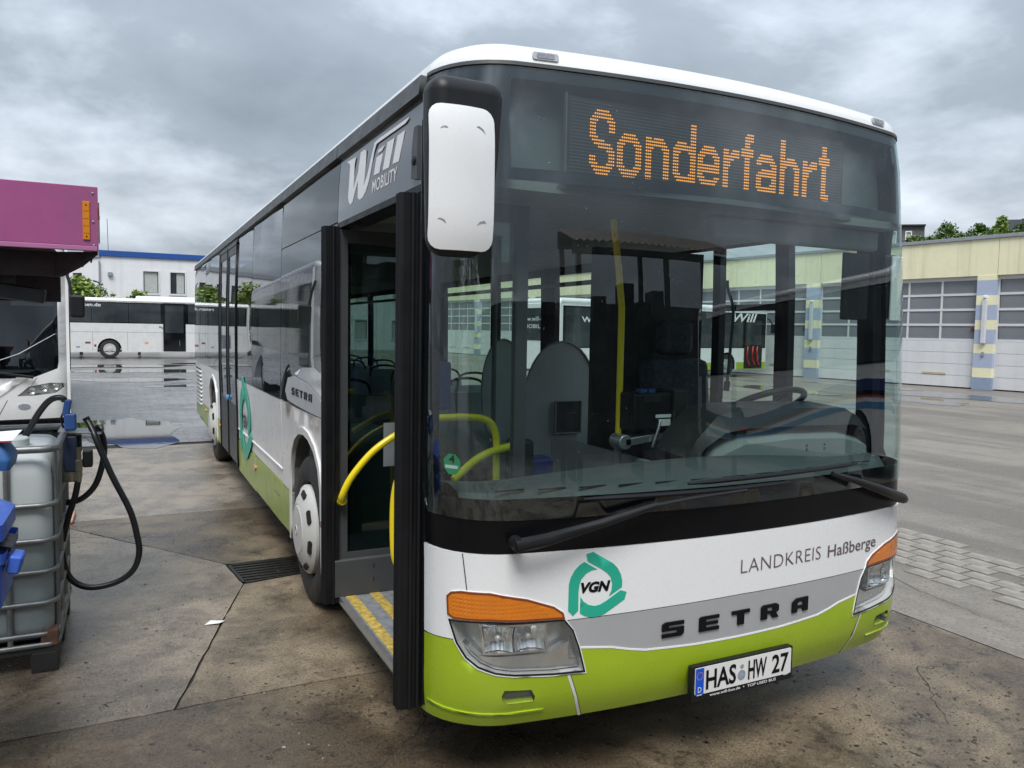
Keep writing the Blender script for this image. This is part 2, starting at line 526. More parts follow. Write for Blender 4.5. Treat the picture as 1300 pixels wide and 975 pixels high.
class MB:
    def __init__(s):
        s.v, s.f, s.m = [], [], []

    def add(s, vs, fs, m=0):
        k = len(s.v)
        s.v += [tuple(x) for x in vs]
        s.f += [tuple(i + k for i in f) for f in fs]
        s.m += [m] * len(fs)
        return s

    def box(s, x0, x1, y0, y1, z0, z1, m=0, rot=None, about=None):
        vs = [Vector((x, y, z)) for z in (z0, z1) for y in (y0, y1) for x in (x0, x1)]
        if rot is not None:
            c = Vector(about) if about else Vector(((x0 + x1) / 2, (y0 + y1) / 2, (z0 + z1) / 2))
            vs = [rot @ (p - c) + c for p in vs]
        return s.add(vs, [(0, 2, 3, 1), (4, 5, 7, 6), (0, 1, 5, 4), (2, 6, 7, 3), (0, 4, 6, 2), (1, 3, 7, 5)], m)

    def quad(s, *p, m=0):
        return s.add(p, [tuple(range(len(p)))], m)

    def tube(s, pts, r, n=8, m=0, closed=False, cap=True):
        pts = [Vector(p) for p in pts]
        L = len(pts)
        rs = r if isinstance(r, (list, tuple)) else [r] * L
        prev = None
        rings = []
        for i, p in enumerate(pts):
            a = pts[(i - 1) % L] if (i > 0 or closed) else p
            c = pts[(i + 1) % L] if (i < L - 1 or closed) else p
            t = (c - a).normalized()
            if prev is None:
                q = Vector((0, 0, 1)) if abs(t.z) < 0.9 else Vector((1, 0, 0))
                nx = t.cross(q).normalized()
            else:
                nx = (prev - t * prev.dot(t)).normalized()
            prev = nx
            ny = t.cross(nx)
            rings.append([p + (nx * math.cos(2 * PI * j / n) + ny * math.sin(2 * PI * j / n)) * rs[i] for j in range(n)])
        vs = [q for g in rings for q in g]
        fs = []
        for i in range(L if closed else L - 1):
            i2 = (i + 1) % L
            for j in range(n):
                j2 = (j + 1) % n
                fs.append((i * n + j, i * n + j2, i2 * n + j2, i2 * n + j))
        if cap and not closed:
            fs.append(tuple(reversed(range(n))))
            fs.append(tuple((L - 1) * n + j for j in range(n)))
        return s.add(vs, fs, m)

    def lathe(s, prof, o, ax, n=32, m=0, cap=True):
        """prof: (radius, distance along axis)"""
        o, ax = Vector(o), Vector(ax).normalized()
        q = Vector((0, 0, 1)) if abs(ax.z) < 0.9 else Vector((1, 0, 0))
        a = ax.cross(q).normalized()
        c = ax.cross(a)
        vs, fs = [], []
        for (r, h) in prof:
            for j in range(n):
                t = 2 * PI * j / n
                vs.append(o + ax * h + (a * math.cos(t) + c * math.sin(t)) * r)
        for i in range(len(prof) - 1):
            for j in range(n):
                j2 = (j + 1) % n
                fs.append((i * n + j, i * n + j2, (i + 1) * n + j2, (i + 1) * n + j))
        if cap:
            if prof[-1][0] > 1e-4:
                fs.append(tuple((len(prof) - 1) * n + j for j in range(n)))
            if prof[0][0] > 1e-4:
                fs.append(tuple(reversed(range(n))))
        return s.add(vs, fs, m)

    def mesh(s, name):
        me = bpy.data.meshes.new(name)
        me.from_pydata(s.v, [], s.f)
        me.polygons.foreach_set('material_index', s.m)
        me.update()
        return me

    def build(s, name, mats, parent=None, smooth=None, bevel=0.0, origin=None, fixn=True, seg=2):
        me = s.mesh(name)
        if fixn:
            bm = bmesh.new()
            bm.from_mesh(me)
            bmesh.ops.recalc_face_normals(bm, faces=bm.faces[:])
            bm.to_mesh(me)
            bm.free()
        return finish(name, me, mats, parent, smooth, bevel, origin, seg)


def spline(pts, n=8, closed=False):
    pts = [Vector(p) for p in pts]
    out = []
    L = len(pts)
    for i in range(L if closed else L - 1):
        p0 = pts[(i - 1) % L] if (closed or i > 0) else pts[0] * 2 - pts[1]
        p1, p2 = pts[i], pts[(i + 1) % L]
        p3 = pts[(i + 2) % L] if (closed or i + 2 < L) else pts[-1] * 2 - pts[-2]
        for j in range(n):
            t = j / n
            out.append(0.5 * ((2 * p1) + (p2 - p0) * t + (2 * p0 - 5 * p1 + 4 * p2 - p3) * t * t + (3 * p1 - p0 - 3 * p2 + p3) * t ** 3))
    if not closed:
        out.append(pts[-1])
    return out


def pip(x, y, poly):
    ins = False
    j = len(poly) - 1
    for i in range(len(poly)):
        xi, yi = poly[i]
        xj, yj = poly[j]
        if (yi > y) != (yj > y) and x < (xj - xi) * (y - yi) / (yj - yi + 1e-30) + xi:
            ins = not ins
        j = i
    return ins


def dens(poly, gx, gy):
    out = []
    for i, a in enumerate(poly):
        c = poly[(i + 1) % len(poly)]
        n = max(1, int(math.ceil(max(abs(c[0] - a[0]) / gx, abs(c[1] - a[1]) / gy))))
        for k in range(n):
            out.append((a[0] + (c[0] - a[0]) * k / n, a[1] + (c[1] - a[1]) * k / n))
    return out


def patch(name, poly, mats, parent, surf, off=0.0, th=0.012, holes=(), grid=(0.06, 0.14), m_rim=None, smooth=True, origin=None, inward=False):
    """A sheet of real thickness cut to a 2-D outline and bent over a surface."""
    gx, gy = grid
    loops = [dens(poly, gx, gy)] + [dens(h, gx, gy) for h in holes]
    vs, es = [], []
    for lp in loops:
        k0 = len(vs)
        vs += lp
        es += [(k0 + i, k0 + (i + 1) % len(lp)) for i in range(len(lp))]
    xs = [p[0] for p in poly]
    ys = [p[1] for p in poly]
    nb = len(vs)
    bnd = vs[:nb]
    ni, nj = int((max(xs) - min(xs)) / gx), int((max(ys) - min(ys)) / gy)
    for i in range(1, ni + 1):
        for j in range(1, nj + 1):
            x, y = min(xs) + i * gx, min(ys) + j * gy
            if pip(x, y, poly) and not any(pip(x, y, h) for h in holes):
                if all((x - q[0]) ** 2 / gx ** 2 + (y - q[1]) ** 2 / gy ** 2 > 0.12 for q in bnd):
                    vs.append((x, y))
    ov, oe, of, _, _, _ = delaunay_2d_cdt([Vector(p) for p in vs], es, [], 0, 1e-7)
    fs = []
    for f in of:
        cx = sum(ov[i][0] for i in f) / len(f)
        cy = sum(ov[i][1] for i in f) / len(f)
        if pip(cx, cy, poly) and not any(pip(cx, cy, h) for h in holes):
            ar = 0
            for i in range(len(f)):
                a, c = ov[f[i]], ov[f[(i + 1) % len(f)]]
                ar += a[0] * c[1] - a[1] * c[0]
            if abs(ar) > 1e-10:
                fs.append(tuple(f) if ar > 0 else tuple(reversed(f)))
    used = sorted({i for f in fs for i in f})
    mp = {i: k for k, i in enumerate(used)}
    fs = [tuple(mp[i] for i in f) for f in fs]
    P3, B3 = [], []
    for i in used:
        p, nrm = surf(ov[i][0], ov[i][1])
        P3.append(p + nrm * off)
        B3.append(p + nrm * (off - th))
    cnt = {}
    for f in fs:
        for i in range(len(f)):
            a, c = f[i], f[(i + 1) % len(f)]
            cnt[(a, c)] = 1
    edges = [(a, c) for (a, c) in cnt if (c, a) not in cnt]
    mb = MB()
    mb.v = [tuple(p) for p in P3] + [None] * 0
    bidx = {}
    for a, c in edges:
        for q in (a, c):
            if q not in bidx:
                bidx[q] = len(mb.v)
                mb.v.append(tuple(B3[q]))
    mb.f = fs + [(c, a, bidx[a], bidx[c]) for a, c in edges]
    mb.m = [0] * len(fs) + [1 if m_rim else 0] * len(edges)
    me = mb.mesh(name)
    if smooth:
        for p in me.polygons:
            p.use_smooth = True
        be = {tuple(sorted(q)) for q in edges}
        for ed in me.edges:
            if tuple(sorted(ed.vertices)) in be:
                ed.use_edge_sharp = True
    ml = [mats] + ([m_rim] if m_rim else [])
    return finish(name, me, ml, parent, None, 0, origin)


def plane_surf(o, u, v):
    o, u, v = Vector(o), Vector(u), Vector(v)
    nrm = u.cross(v).normalized()
    return lambda a, c: (o + u * a + v * c, nrm)


_tcache = {}


def text2d(body, shear=0.0, offset=0.0, space=1.0, res=3):
    key = (body, shear, offset, space)
    if key in _tcache:
        return _tcache[key]
    cu = bpy.data.curves.new('text', 'FONT')
    cu.body = body
    cu.shear = shear
    cu.offset = offset
    cu.space_character = space
    cu.resolution_u = res
    cu.fill_mode = 'FRONT'
    o = link(bpy.data.objects.new('text', cu))
    dg = bpy.context.evaluated_depsgraph_get()
    me = o.evaluated_get(dg).to_mesh()
    vs = [(v.co.x, v.co.y) for v in me.vertices]
    fs = [tuple(p.vertices) for p in me.polygons]
    o.evaluated_get(dg).to_mesh_clear()
    bpy.data.objects.remove(o)
    bpy.data.curves.remove(cu)
    _tcache[key] = (vs, fs)
    return vs, fs


def lettering(name, body, box, mats, parent, surf, off=0.003, shear=0.0, offset=0.0, space=1.0, th=0.0, slope=0.0, fit_y=None):
    """Lettering of a few triangles a letter, stretched into box (x0, x1, y0, y1) and bent over a surface.
    fit_y: text whose height sets the scale (so descenders hang below y0)."""
    vs, fs = text2d(body, shear, offset, space)
    x0, x1 = min(v[0] for v in vs), max(v[0] for v in vs)
    rv = text2d(fit_y, 0, offset)[0] if fit_y else vs
    y0, y1 = min(v[1] for v in rv), max(v[1] for v in rv)
    out = []
    for x, y in vs:
        a = box[0] + (x - x0) / (x1 - x0) * (box[1] - box[0])
        c = box[2] + (y - y0) / (y1 - y0) * (box[3] - box[2]) + slope * (x - x0) / (x1 - x0)
        p, nrm = surf(a, c)
        out.append(p + nrm * off)
    mb = MB()
    mb.add(out, fs)
    me = mb.mesh(name)
    return finish(name, me, mats, parent)


# ------------------------------------------------------------------ the bus's skin as a surface P(s, z)
A_, WB, RC = 0.0875, 1.275, 0.30
TH = 0.17
for _ in range(20):
    X1 = WB - RC + RC * math.sin(TH)
    TH = math.atan(2 * A_ * X1)
Y1 = A_ * X1 * X1
CY = Y1 + RC * math.cos(TH)
_SL = [0.0]
for i in range(60):
    xa, xb = X1 * i / 60, X1 * (i + 1) / 60
    _SL.append(_SL[-1] + math.hypot(xb - xa, A_ * (xb * xb - xa * xa)))
S1 = _SL[-1]
S2 = S1 + RC * (PI / 2 - TH)


def interp(x, xs, ys):
    if x <= xs[0]:
        return ys[0]
    for i in range(len(xs) - 1):
        if x <= xs[i + 1]:
            t = (x - xs[i]) / (xs[i + 1] - xs[i])
            return ys[i] + (ys[i + 1] - ys[i]) * t
    return ys[-1]


ZW, WW = [0.2, 0.32, 0.9, 1.3, 2.0, 2.6, 2.75], [1.235, 1.252, 1.257, 1.270, 1.268, 1.250, 1.225]
ZF, FF = [0.2, 0.30, 0.38, 0.47, 0.95, 1.2, 2.0, 2.6, 2.8], [0.10, 0.045, 0.012, 0.0, 0.0, 0.01, 0.04, 0.08, 0.10]


def plan(s):
    a = abs(s)
    if a <= S1:
        k = min(59, int(a / S1 * 60))
        t = (a - _SL[k]) / (_SL[k + 1] - _SL[k])
        x = X1 * (k + t) / 60
        y = A_ * x * x
    elif a <= S2:
        t = TH + (a - S1) / RC
        x, y = WB - RC + RC * math.sin(t), CY - RC * math.cos(t)
    else:
        x, y = WB, CY + a - S2
    return (x if s >= 0 else -x), y


def P0(s, z):
    x, y = plan(s)
    w_ = interp(z, ZW, WW) / WB
    f = interp(z, ZF, FF)
    bl = min(1, max(0, (1.5 - y) / 1.2))
    return Vector((x * w_, y + f * bl, z))


def P(s, z):
    a = P0(s + 0.004, z) - P0(s - 0.004, z)
    c = P0(s, z + 0.02) - P0(s, z - 0.02)
    return P0(s, z), a.cross(c).normalized()


def sl(y):      # door side: distance back from the nose -> s
    return -(S2 + y - CY)


def sr(y):
    return S2 + y - CY


def Lp(pts):    # polygon in (y, z) on the door side; keeps the winding in (s, z)
    return [(sl(y), z) for y, z in pts]


def Rp(pts):
    return [(sr(y), z) for y, z in pts]


def rect(a0, a1, c0, c1, r=0.0, n=3):
    if r <= 0:
        return [(a0, c0), (a1, c0), (a1, c1), (a0, c1)]
    out = []
    for cx, cy, t0 in ((a1 - r, c0 + r, -PI / 2), (a1 - r, c1 - r, 0), (a0 + r, c1 - r, PI / 2), (a0 + r, c0 + r, PI)):
        for i in range(n + 1):
            t = t0 + PI / 2 * i / n
            out.append((cx + r * math.cos(t), cy + r * math.sin(t)))
    return out


def mir(poly):
    return [(-a, c) for a, c in reversed(poly)]


def ell(cx, cy, rx, ry, n=24, t0=0.0):
    return [(cx + rx * math.cos(t0 + 2 * PI * i / n), cy + ry * math.sin(t0 + 2 * PI * i / n)) for i in range(n)]

def inset(poly, d):
    out = []
    n = len(poly)
    ar = sum(poly[i][0] * poly[(i + 1) % n][1] - poly[(i + 1) % n][0] * poly[i][1] for i in range(n))
    sgn = 1 if ar > 0 else -1
    for i in range(n):
        p0, p1, p2 = Vector(poly[i - 1]), Vector(poly[i]), Vector(poly[(i + 1) % n])
        e1, e2 = (p1 - p0).normalized(), (p2 - p1).normalized()
        n1, n2 = Vector((-e1.y, e1.x)) * sgn, Vector((-e2.y, e2.x)) * sgn
        m = n1 + n2
        out.append(tuple(p1 + m * (d / max(0.35, m.dot(n1)))))
    return out



# ------------------------------------------------------------------ ground (structure)
GZ = lambda x, y: plane_surf((0, 0, 0), (1, 0, 0), (0, 1, 0))
FLAT = plane_surf((0, 0, 0), (1, 0, 0), (0, 1, 0))
g = MB()
n_ = 24
xs_ = [-600, -300, -150, -80, -40, -20, -8, 0, 8, 20, 40, 80, 150, 300, 600]
for i in range(len(xs_) - 1):
    for j in range(len(xs_) - 1):
        g.quad((xs_[i], xs_[j], -0.016), (xs_[i + 1], xs_[j], -0.016), (xs_[i + 1], xs_[j + 1], -0.016), (xs_[i], xs_[j + 1], -0.016))
ground = tag(g.build('ground', M_base), kind='structure')
jb = MB().quad((-14, -9, -0.011), (2.17, -9, -0.011), (2.17, 10.3, -0.011), (-14, 10.3, -0.011))
jb.build('joint_bed', M_joint, ground)
G_ = 0.006


def wob(a, c, n=7, amp=0.012, seed=0):
    """an edge that is not dead straight (worn slab edge)"""
    rr = random.Random(seed)
    a, c = Vector(a), Vector(c)
    d = (c - a)
    nn = Vector((-d.y, d.x)).normalized()
    return [tuple(a + d * (i / n) + nn * (rr.uniform(-amp, amp) if 0 < i < n else 0)) for i in range(n)]


A0, A1, A2 = (-2.10, 1.40), (-1.575, 3.12), (-1.635, 3.64)
A3 = (-2.92, 5.46)
eB1, eB2 = wob((-14, 1.20), A0, 12, 0.012, 1), wob(A0, (2.17, 1.44), 12, 0.012, 2)
eJ1 = wob(A0, A1, 6, 0.010, 3)
eJ2 = wob(A2, A3, 6, 0.012, 4)
eD1, eD2 = wob((-14, 5.55), A3, 12, 0.01, 5), wob(A3, (2.17, 5.45), 10, 0.01, 6)
rev = lambda e, last: [last] + list(reversed(e))[:-1] if False else list(reversed(e))


def chain(*parts):
    out = []
    for p in parts:
        for q in p:
            if not out or (abs(q[0] - out[-1][0]) + abs(q[1] - out[-1][1])) > 1e-6:
                out.append(q)
    if abs(out[0][0] - out[-1][0]) + abs(out[0][1] - out[-1][1]) < 1e-6:
        out.pop()
    return out


slabs = [
    (chain(eB1, eB2, [(2.17, 1.44), (2.17, -2.6), (-14, -2.6)]), 0),
    (chain([(-14, -2.6), (2.17, -2.6), (2.17, -9), (-14, -9)]), 1),
    (chain(eB2, [(2.17, 1.44), (2.17, 3.65), (-1.12, 3.65), (-1.13, 3.20), A1], list(reversed(eJ1))), 2),
    (chain(eB1, [A0], eJ1[1:], [A1, A2], eJ2[1:], [A3], list(reversed(eD1))), 1),
    (chain(eJ2, [A3], eD2[1:], [(2.17, 5.45), (2.17, 3.65), (-1.12, 3.65)]), 0),
    (chain(eD1, [A3], eD2[1:], [(2.17, 5.45), (2.17, 10.30), (-2.4, 10.0), (-14, 9.9)]), 3)]
for pl, mi in slabs:
    rj = random.Random(len(pl))
    ed_ = [(x + rj.uniform(-.0035, .0035), y + rj.uniform(-.0035, .0035)) for x, y in dens(inset(pl, G_), .10, .10)] if max(abs(q[1]) for q in pl) < 8 else inset(pl, G_)
    patch('concrete_slab', ed_, M_conc[mi], ground, FLAT, 0.0, 0.011, grid=(0.9, 0.9), smooth=False)
MB().quad((2.185, -30, -0.004), (60, -30, -0.004), (60, 60, -0.004), (2.185, 60, -0.004)).build('asphalt', M_asph, ground)
MB().quad((-60, 10.33, -0.003), (2.18, 10.33, -0.003), (2.18, 30, -0.003), (-60, 30, -0.003)).build('paving', M_pav, ground)

# hairline cracks across the slabs
def crack(pts, w0, seed):
    rr = random.Random(seed)
    pts = [Vector((x, y, 0)) for x, y in pts]
    path = []
    for a, c in zip(pts, pts[1:]):
        for i in range(14):
            t = i / 14
            d = (c - a).normalized()
            path.append(a.lerp(c, t) + Vector((-d.y, d.x, 0)) * rr.gauss(0, .012))
    path.append(pts[-1])
    mb = MB()
    for i, p in enumerate(path):
        d = (path[min(i + 1, len(path) - 1)] - path[max(i - 1, 0)]).normalized()
        w_ = w0 * rr.uniform(.5, 1.2) * (1 - abs(i / len(path) - .5))
        nn = Vector((-d.y, d.x, 0)) * w_
        mb.v += [tuple(p + nn + Vector((0, 0, .0012))), tuple(p - nn + Vector((0, 0, .0012)))]
        if i:
            mb.f.append((2 * i - 2, 2 * i - 1, 2 * i + 1, 2 * i))
            mb.m.append(0)
    mb.build('crack', M_joint, ground)


crack([(-2.86, 4.95), (-2.35, 4.75), (-1.95, 4.60)], .003, 1)
crack([(-2.70, 5.25), (-2.45, 5.30), (-2.2, 5.2)], .003, 2)
crack([(-1.6, .35), (-1.15, .75), (-.95, 1.1)], .003, 3)
crack([(1.1, -.2), (1.5, .25), (1.9, .2)], .003, 4)
crack([(-2.42, 1.55), (-2.34, 1.62)], .003, 5)
crack([(2.6, .6), (3.0, 2.4), (2.9, 4.6)], .004, 6)

# strip of pale pavers beside the bus: each paver a piece
pv = MB()
pv.box(-0.104, 0.104, -0.074, 0.074, -0.02, 0.006)
pm = None
rp = random.Random(5)
cols = [3.08, 3.25, 3.42, 3.59, 3.76, 3.93, 4.10]
for ci, cx in enumerate(cols):
    for k_ in range(22):
        yy = -0.9 + k_ * 0.226 + (0.113 if ci % 2 else 0)
        if (ci in (0, 6)) and rp.random() < 0.55:
            continue
        if ci in (2, 3) and rp.random() < 0.10:
            continue
        if pm is None:
            o = pv.build('paver', M_cobble, ground, bevel=0.004)
            pm = o
        else:
            o = link(pm.copy())
            o.parent = ground
        o.location = (cx + rp.uniform(-0.006, 0.006), yy + rp.uniform(-0.006, 0.006), rp.uniform(-0.004, 0.0015))
        o.rotation_euler = (0, 0, PI / 2 + rp.uniform(-0.03, 0.03))

# puddles: thin sheets of standing water
def puddle(cx, cy, rx, ry, seed, z=0.004, rot=0.0, name='puddle'):
    rr = random.Random(seed)
    ph = [rr.uniform(0, 6.28) for _ in range(6)]
    pts = []
    for i in range(64):
        t = 2 * PI * i / 64
        q = 1 + 0.16 * math.sin(2 * t + ph[0]) + 0.13 * math.sin(3 * t + ph[1]) + 0.08 * math.sin(5 * t + ph[2]) + 0.05 * math.sin(9 * t + ph[3]) + 0.03 * math.sin(15 * t + ph[4])
        x, y = rx * q * math.cos(t), ry * q * math.sin(t)
        pts.append((cx + x * math.cos(rot) - y * math.sin(rot), cy + x * math.sin(rot) + y * math.cos(rot)))
    o = patch(name, pts, M_puddle, None, FLAT, z, 0.003, grid=(1.2, 1.2), smooth=False)
    return tag(o, kind='structure')


for i, (x, y, rx, ry, ro) in enumerate([(-2.35, 12.0, 0.85, 1.95, 0.12), (-3.6, 13.2, 0.3, 0.5, 0), (-2.2, 25.2, 1.9, 0.8, 0), (-0.9, 22.2, 0.9, 0.4, 0.1),
                                         (-1.6, 30.5, 2.2, 1.5, 0), (-3.2, 34.5, 2.5, 1.4, 0), (0.6, 36, 1.6, 0.9, 0), (-4.2, 18, 0.5, 0.35, 0),
                                         (20.4, 13.0, 1.2, 2.3, -0.2), (17.9, 12.1, 0.8, 1.5, 0.2), (21.6, 17.0, 0.7, 2.2, 0), (14.0, 11.2, 0.28, 0.7, 0),
                                         (17.0, 16.5, 0.8, 2.0, 0.1), (14.5, 18.5, 0.7, 1.4, -0.3)]):
    puddle(x, y, rx, ry, 40 + i)

# ------------------------------------------------------------------ the big bus
BUS_L = 11.40
bus = thing('city_bus', 'large white and lime city bus with its front door open and amber destination display', 'bus', (0, 0, 0))

HL = [(-1.297, .789), (-1.277, .809), (-1.234, .8185), (-1.123, .8195), (-.984, .7905), (-.876, .7535), (-.834, .726), (-.826, .70), (-.790, .652),
      (-.763, .583), (-.735, .478), (-.873, .483), (-1.028, .495), (-1.104, .507), (-1.17, .528), (-1.218, .561), (-1.26, .615), (-1.293, .69)]
LENS = [(-1.285, .700), (-1.122, .708), (-1.002, .700), (-.832, .695), (-.796, .652), (-.770, .583), (-.744, .487), (-.873, .491), (-1.028, .503), (-1.102, .515), (-1.166, .536), (-1.212, .567), (-1.252, .618)]
ORG = [(-1.294, .789), (-1.276, .807), (-1.234, .816), (-1.123, .817), (-.984, .788), (-.877, .751), (-.838, .724), (-.832, .702), (-1.002, .707), (-1.122, .715), (-1.262, .709), (-1.290, .720)]
FOG = [(-1.073, .424), (-1.064, .445), (-.958, .437), (-.942, .409), (-.945, .389), (-1.049, .389), (-1.070, .408)]
both = lambda pl: (pl, mir(pl))

gt = [(-.90, .588), (-.764, .581), (-.629, .566), (-.55, .548), (-.476, .535), (-.24, .524), (0, .522)]
gtf = gt + [(-a, c) for a, c in reversed(gt[:-1])]
st = [(-.90, .690), (-.40, .696), (0, .700), (.40, .696), (.90, .690)]
white_pl = [(-1.445, .958), (-1.445, .612), (-1.275, .627), (-1.0, .64)] + [(a, c + .002) for a, c in st] + [(1.0, .64), (1.275, .627), (1.445, .612), (1.445, .958)]
patch('front_white_panel', white_pl, M_white, bus, P, 0.0, 0.03, holes=both(HL), grid=(.05, .08))
patch('silver_band', [(a, c - .002) for a, c in st] + [(a, c + .003) for a, c in reversed(gtf)], M_silver, bus, P, -0.001, 0.02, holes=both(HL), grid=(.05, .06))
patch('white_pinstripe', [(a, c + .0035) for a, c in gtf] + [(a, c - .0035) for a, c in reversed(gtf)], M_print_w, bus, P, 0.0015, 0.004, holes=both(HL), grid=(.05, .06))
green_pl = [(-1.445, .606), (-1.275, .622), (-1.0, .61)] + [(a, c - .003) for a, c in gtf] + [(1.0, .61), (1.275, .622), (1.445, .606),
            (1.445, .275), (1.2, .284), (.8, .287), (0, .300), (-.8, .290), (-1.2, .288), (-1.445, .275)]
patch('front_bumper', green_pl, M_green, bus, P, 0.0, 0.03, holes=both(HL) + both(FOG), grid=(.05, .045))
# wet shelf line along the lower bumper
patch('bumper_lip', [(-1.40, .350), (-.9, .352), (-.9, .344), (-1.40, .341)], M_green, bus, P, 0.006, 0.012, grid=(.05, .03))
patch('bumper_lip', mir([(-1.40, .350), (-.9, .352), (-.9, .344), (-1.40, .341)]), M_green, bus, P, 0.006, 0.012, grid=(.05, .03))
patch('cowl_panel', rect(-1.445, 1.445, .960, 1.085), M_cowl, bus, P, -0.006, 0.02, grid=(.06, .06))
patch('panel_gap', [(-1.230, .957), (-1.227, .957), (-1.210, .822), (-1.213, .822)], M_dark, bus, P, 0.0012, 0.003)
patch('panel_gap', mir([(-1.230, .957), (-1.227, .957), (-1.210, .822), (-1.213, .822)]), M_dark, bus, P, 0.0012, 0.003)
for q in ([(-.815, .479), (-.803, .479), (-.729, .289), (-.741, .289)],):
    for qq in both(q):
        patch('bumper_joint', qq, M_white_side, bus, P, 0.0012, 0.003, grid=(.05, .05))
for q in ([(-.803, .479), (-.800, .479), (-.726, .289), (-.729, .289)],):
    for qq in both(q):
        patch('panel_gap', qq, M_dark, bus, P, 0.0014, 0.003, grid=(.05, .05))

# headlights: housing, two bowls, clear lens, amber indicator, white trim
for sg in (-1, 1):
    F = (lambda p: p) if sg < 0 else mir
    tr = patch('headlight_trim', F(HL), M_white, bus, P, 0.003, 0.05, holes=(F(LENS), F(ORG)), grid=(.04, .05))
    hl = patch('headlight', F(LENS), M_lampback, bus, P, -0.075, 0.002, grid=(.05, .05))
    # side wall of the housing
    mb = MB()
    lp = dens(F(LENS), .05, .05)
    for i in range(len(lp)):
        a, c = lp[i], lp[(i + 1) % len(lp)]
        (pa, na), (pc, nc) = P(*a), P(*c)
        mb.quad(pa + na * .001, pc + nc * .001, pc - nc * .076, pa - na * .076)
    mb.build('housing_wall', M_lampback, hl, smooth=50)
    for sa, sb in ((-1.150, -1.030), (-1.022, -.902)):
        rm = MB()
        na_, nb_ = 12, 8
        for ii in range(na_ + 1):
            for jj in range(nb_ + 1):
                uu, vv = ii / na_ * 2 - 1, jj / nb_ * 2 - 1
                p, nn = P(-sg * (sa + (sb - sa) * ii / na_) if sg > 0 else (sa + (sb - sa) * ii / na_), .584 + .092 * jj / nb_)
                dd = -.062 + .042 * (uu * uu * .75 + vv * vv * .35) + .004 * abs(math.sin(uu * 6.3))
                rm.v.append(tuple(p + nn * dd))
        for ii in range(na_):
            for jj in range(nb_):
                a = ii * (nb_ + 1) + jj
                rm.f.append((a, a + nb_ + 1, a + nb_ + 2, a + 1))
                rm.m.append(0)
        rm.build('reflector_bowl', M_reflect, hl, smooth=70, fixn=False)
        p, nn = P(-sg * (sa + sb) / 2 if sg > 0 else (sa + sb) / 2, .630)
        MB().lathe([(.014, 0), (.014, .014), (.009, .022), (0, .024)], p - nn * .058, nn, 14, cap=False).build('bulb', M_lampback, hl, smooth=60)
    # framed inner lens round the bowls and lower chrome blade
    IN = [(-1.168, .690), (-.897, .682), (-.888, .574), (-1.150, .574)]
    IN2 = [(-1.158, .682), (-.906, .675), (-.898, .582), (-1.142, .582)]
    patch('lamp_frame', F(IN), M_chrome, hl, P, -0.020, 0.03, holes=(F(IN2),), grid=(.05, .05))
    patch('lamp_scoop', F([(-1.245, .612), (-1.175, .566), (-.885, .562), (-.80, .60), (-.757, .497), (-.873, .496), (-1.028, .508), (-1.10, .520), (-1.162, .543), (-1.205, .572)]), M_reflect, hl, P, -.028, .03, grid=(.04, .03))
    patch('lamp_seal', F(inset(LENS, -.0028)), M_gloss, hl, P, .0042, .004, holes=(F(inset(LENS, .0030)),), grid=(.05, .05))
    patch('lamp_lens', F(LENS), G_lens, hl, P, 0.0015, 0.003, grid=(.05, .05))
    ind = patch('indicator', F(ORG), M_amber, bus, P, 0.006, 0.04, grid=(.04, .04))
    patch('indicator_rim', F(inset(ORG, -.0010)), M_shade_ring, ind, P, .0072, .006, holes=(F(inset(ORG, .0065)),), grid=(.05, .05))  # dark ring paints in the shadow line round the indicator
    pr_ = MB()
    for i in range(24):
        s0 = -1.268 + i * .0155
        zt = interp(s0, [-1.29, -1.234, -1.123, -.984, -.877], [.80, .812, .811, .782, .745])
        z_ = .724
        while z_ + .014 < zt - .004:
            q = [P(-sg * (s0 + dx), z_ + dz) for dx, dz in ((0, 0), (.012, 0), (.012, .012), (0, .012))]
            ce, cn = P(-sg * (s0 + .006), z_ + .006)
            k_ = len(pr_.v)
            pr_.add([p + n_2 * .006 for p, n_2 in q] + [ce + cn * .0070], [(0, 1, 4), (1, 2, 4), (2, 3, 4), (3, 0, 4)])
            z_ += .0155
    tag(pr_.build('prism_pattern', M_amber, ind), kind='stuff')
    fg = patch('fog_lamp', F(FOG), M_foglamp, bus, P, -0.03, 0.004, grid=(.03, .03))
    mb = MB()
    lp = F(FOG)
    for i in range(len(lp)):
        a, c = lp[i], lp[(i + 1) % len(lp)]
        (pa, na), (pc, nc) = P(*a), P(*c)
        mb.quad(pa + na * .001, pc + nc * .001, pc - nc * .031, pa - na * .031)
    mb.build('fog_recess', M_plastic, fg)
    patch('fog_lens', F(FOG), G_lens, fg, P, -0.006, 0.002, grid=(.03, .03))

# lettering and emblem on the front
LT = {'S': [[(0, 0), (.86, 0), (1, .16), (1, .60), (.30, .60), (.30, .76), (1, .76), (1, 1), (.14, 1), (0, .86), (0, .42), (.70, .42), (.70, .24), (0, .24)]],
      'E': [[(0, 0), (1, 0), (1, .22), (.34, .22), (.34, .40), (.94, .40), (.94, .60), (.34, .60), (.34, .78), (1, .78), (1, 1), (.10, 1), (0, .9)]],
      'T': [[(.32, 0), (.68, 0), (.68, .76), (1, .76), (1, 1), (0, 1), (0, .76), (.32, .76)]],
      'R': [[(0, 0), (.34, 0), (.34, .34), (.52, .34), (.66, 0), (1, 0), (.84, .36), (1, .48), (1, .86), (.86, 1), (.12, 1), (0, .88)], [(.34, .54), (.66, .54), (.66, .78), (.34, .78)]],
      'A': [[(0, 0), (.32, 0), (.32, .26), (.68, .26), (.68, 0), (1, 0), (1, 1), (.26, 1), (0, .76)], [(.32, .46), (.68, .46), (.68, .76), (.44, .76), (.32, .66)]]}


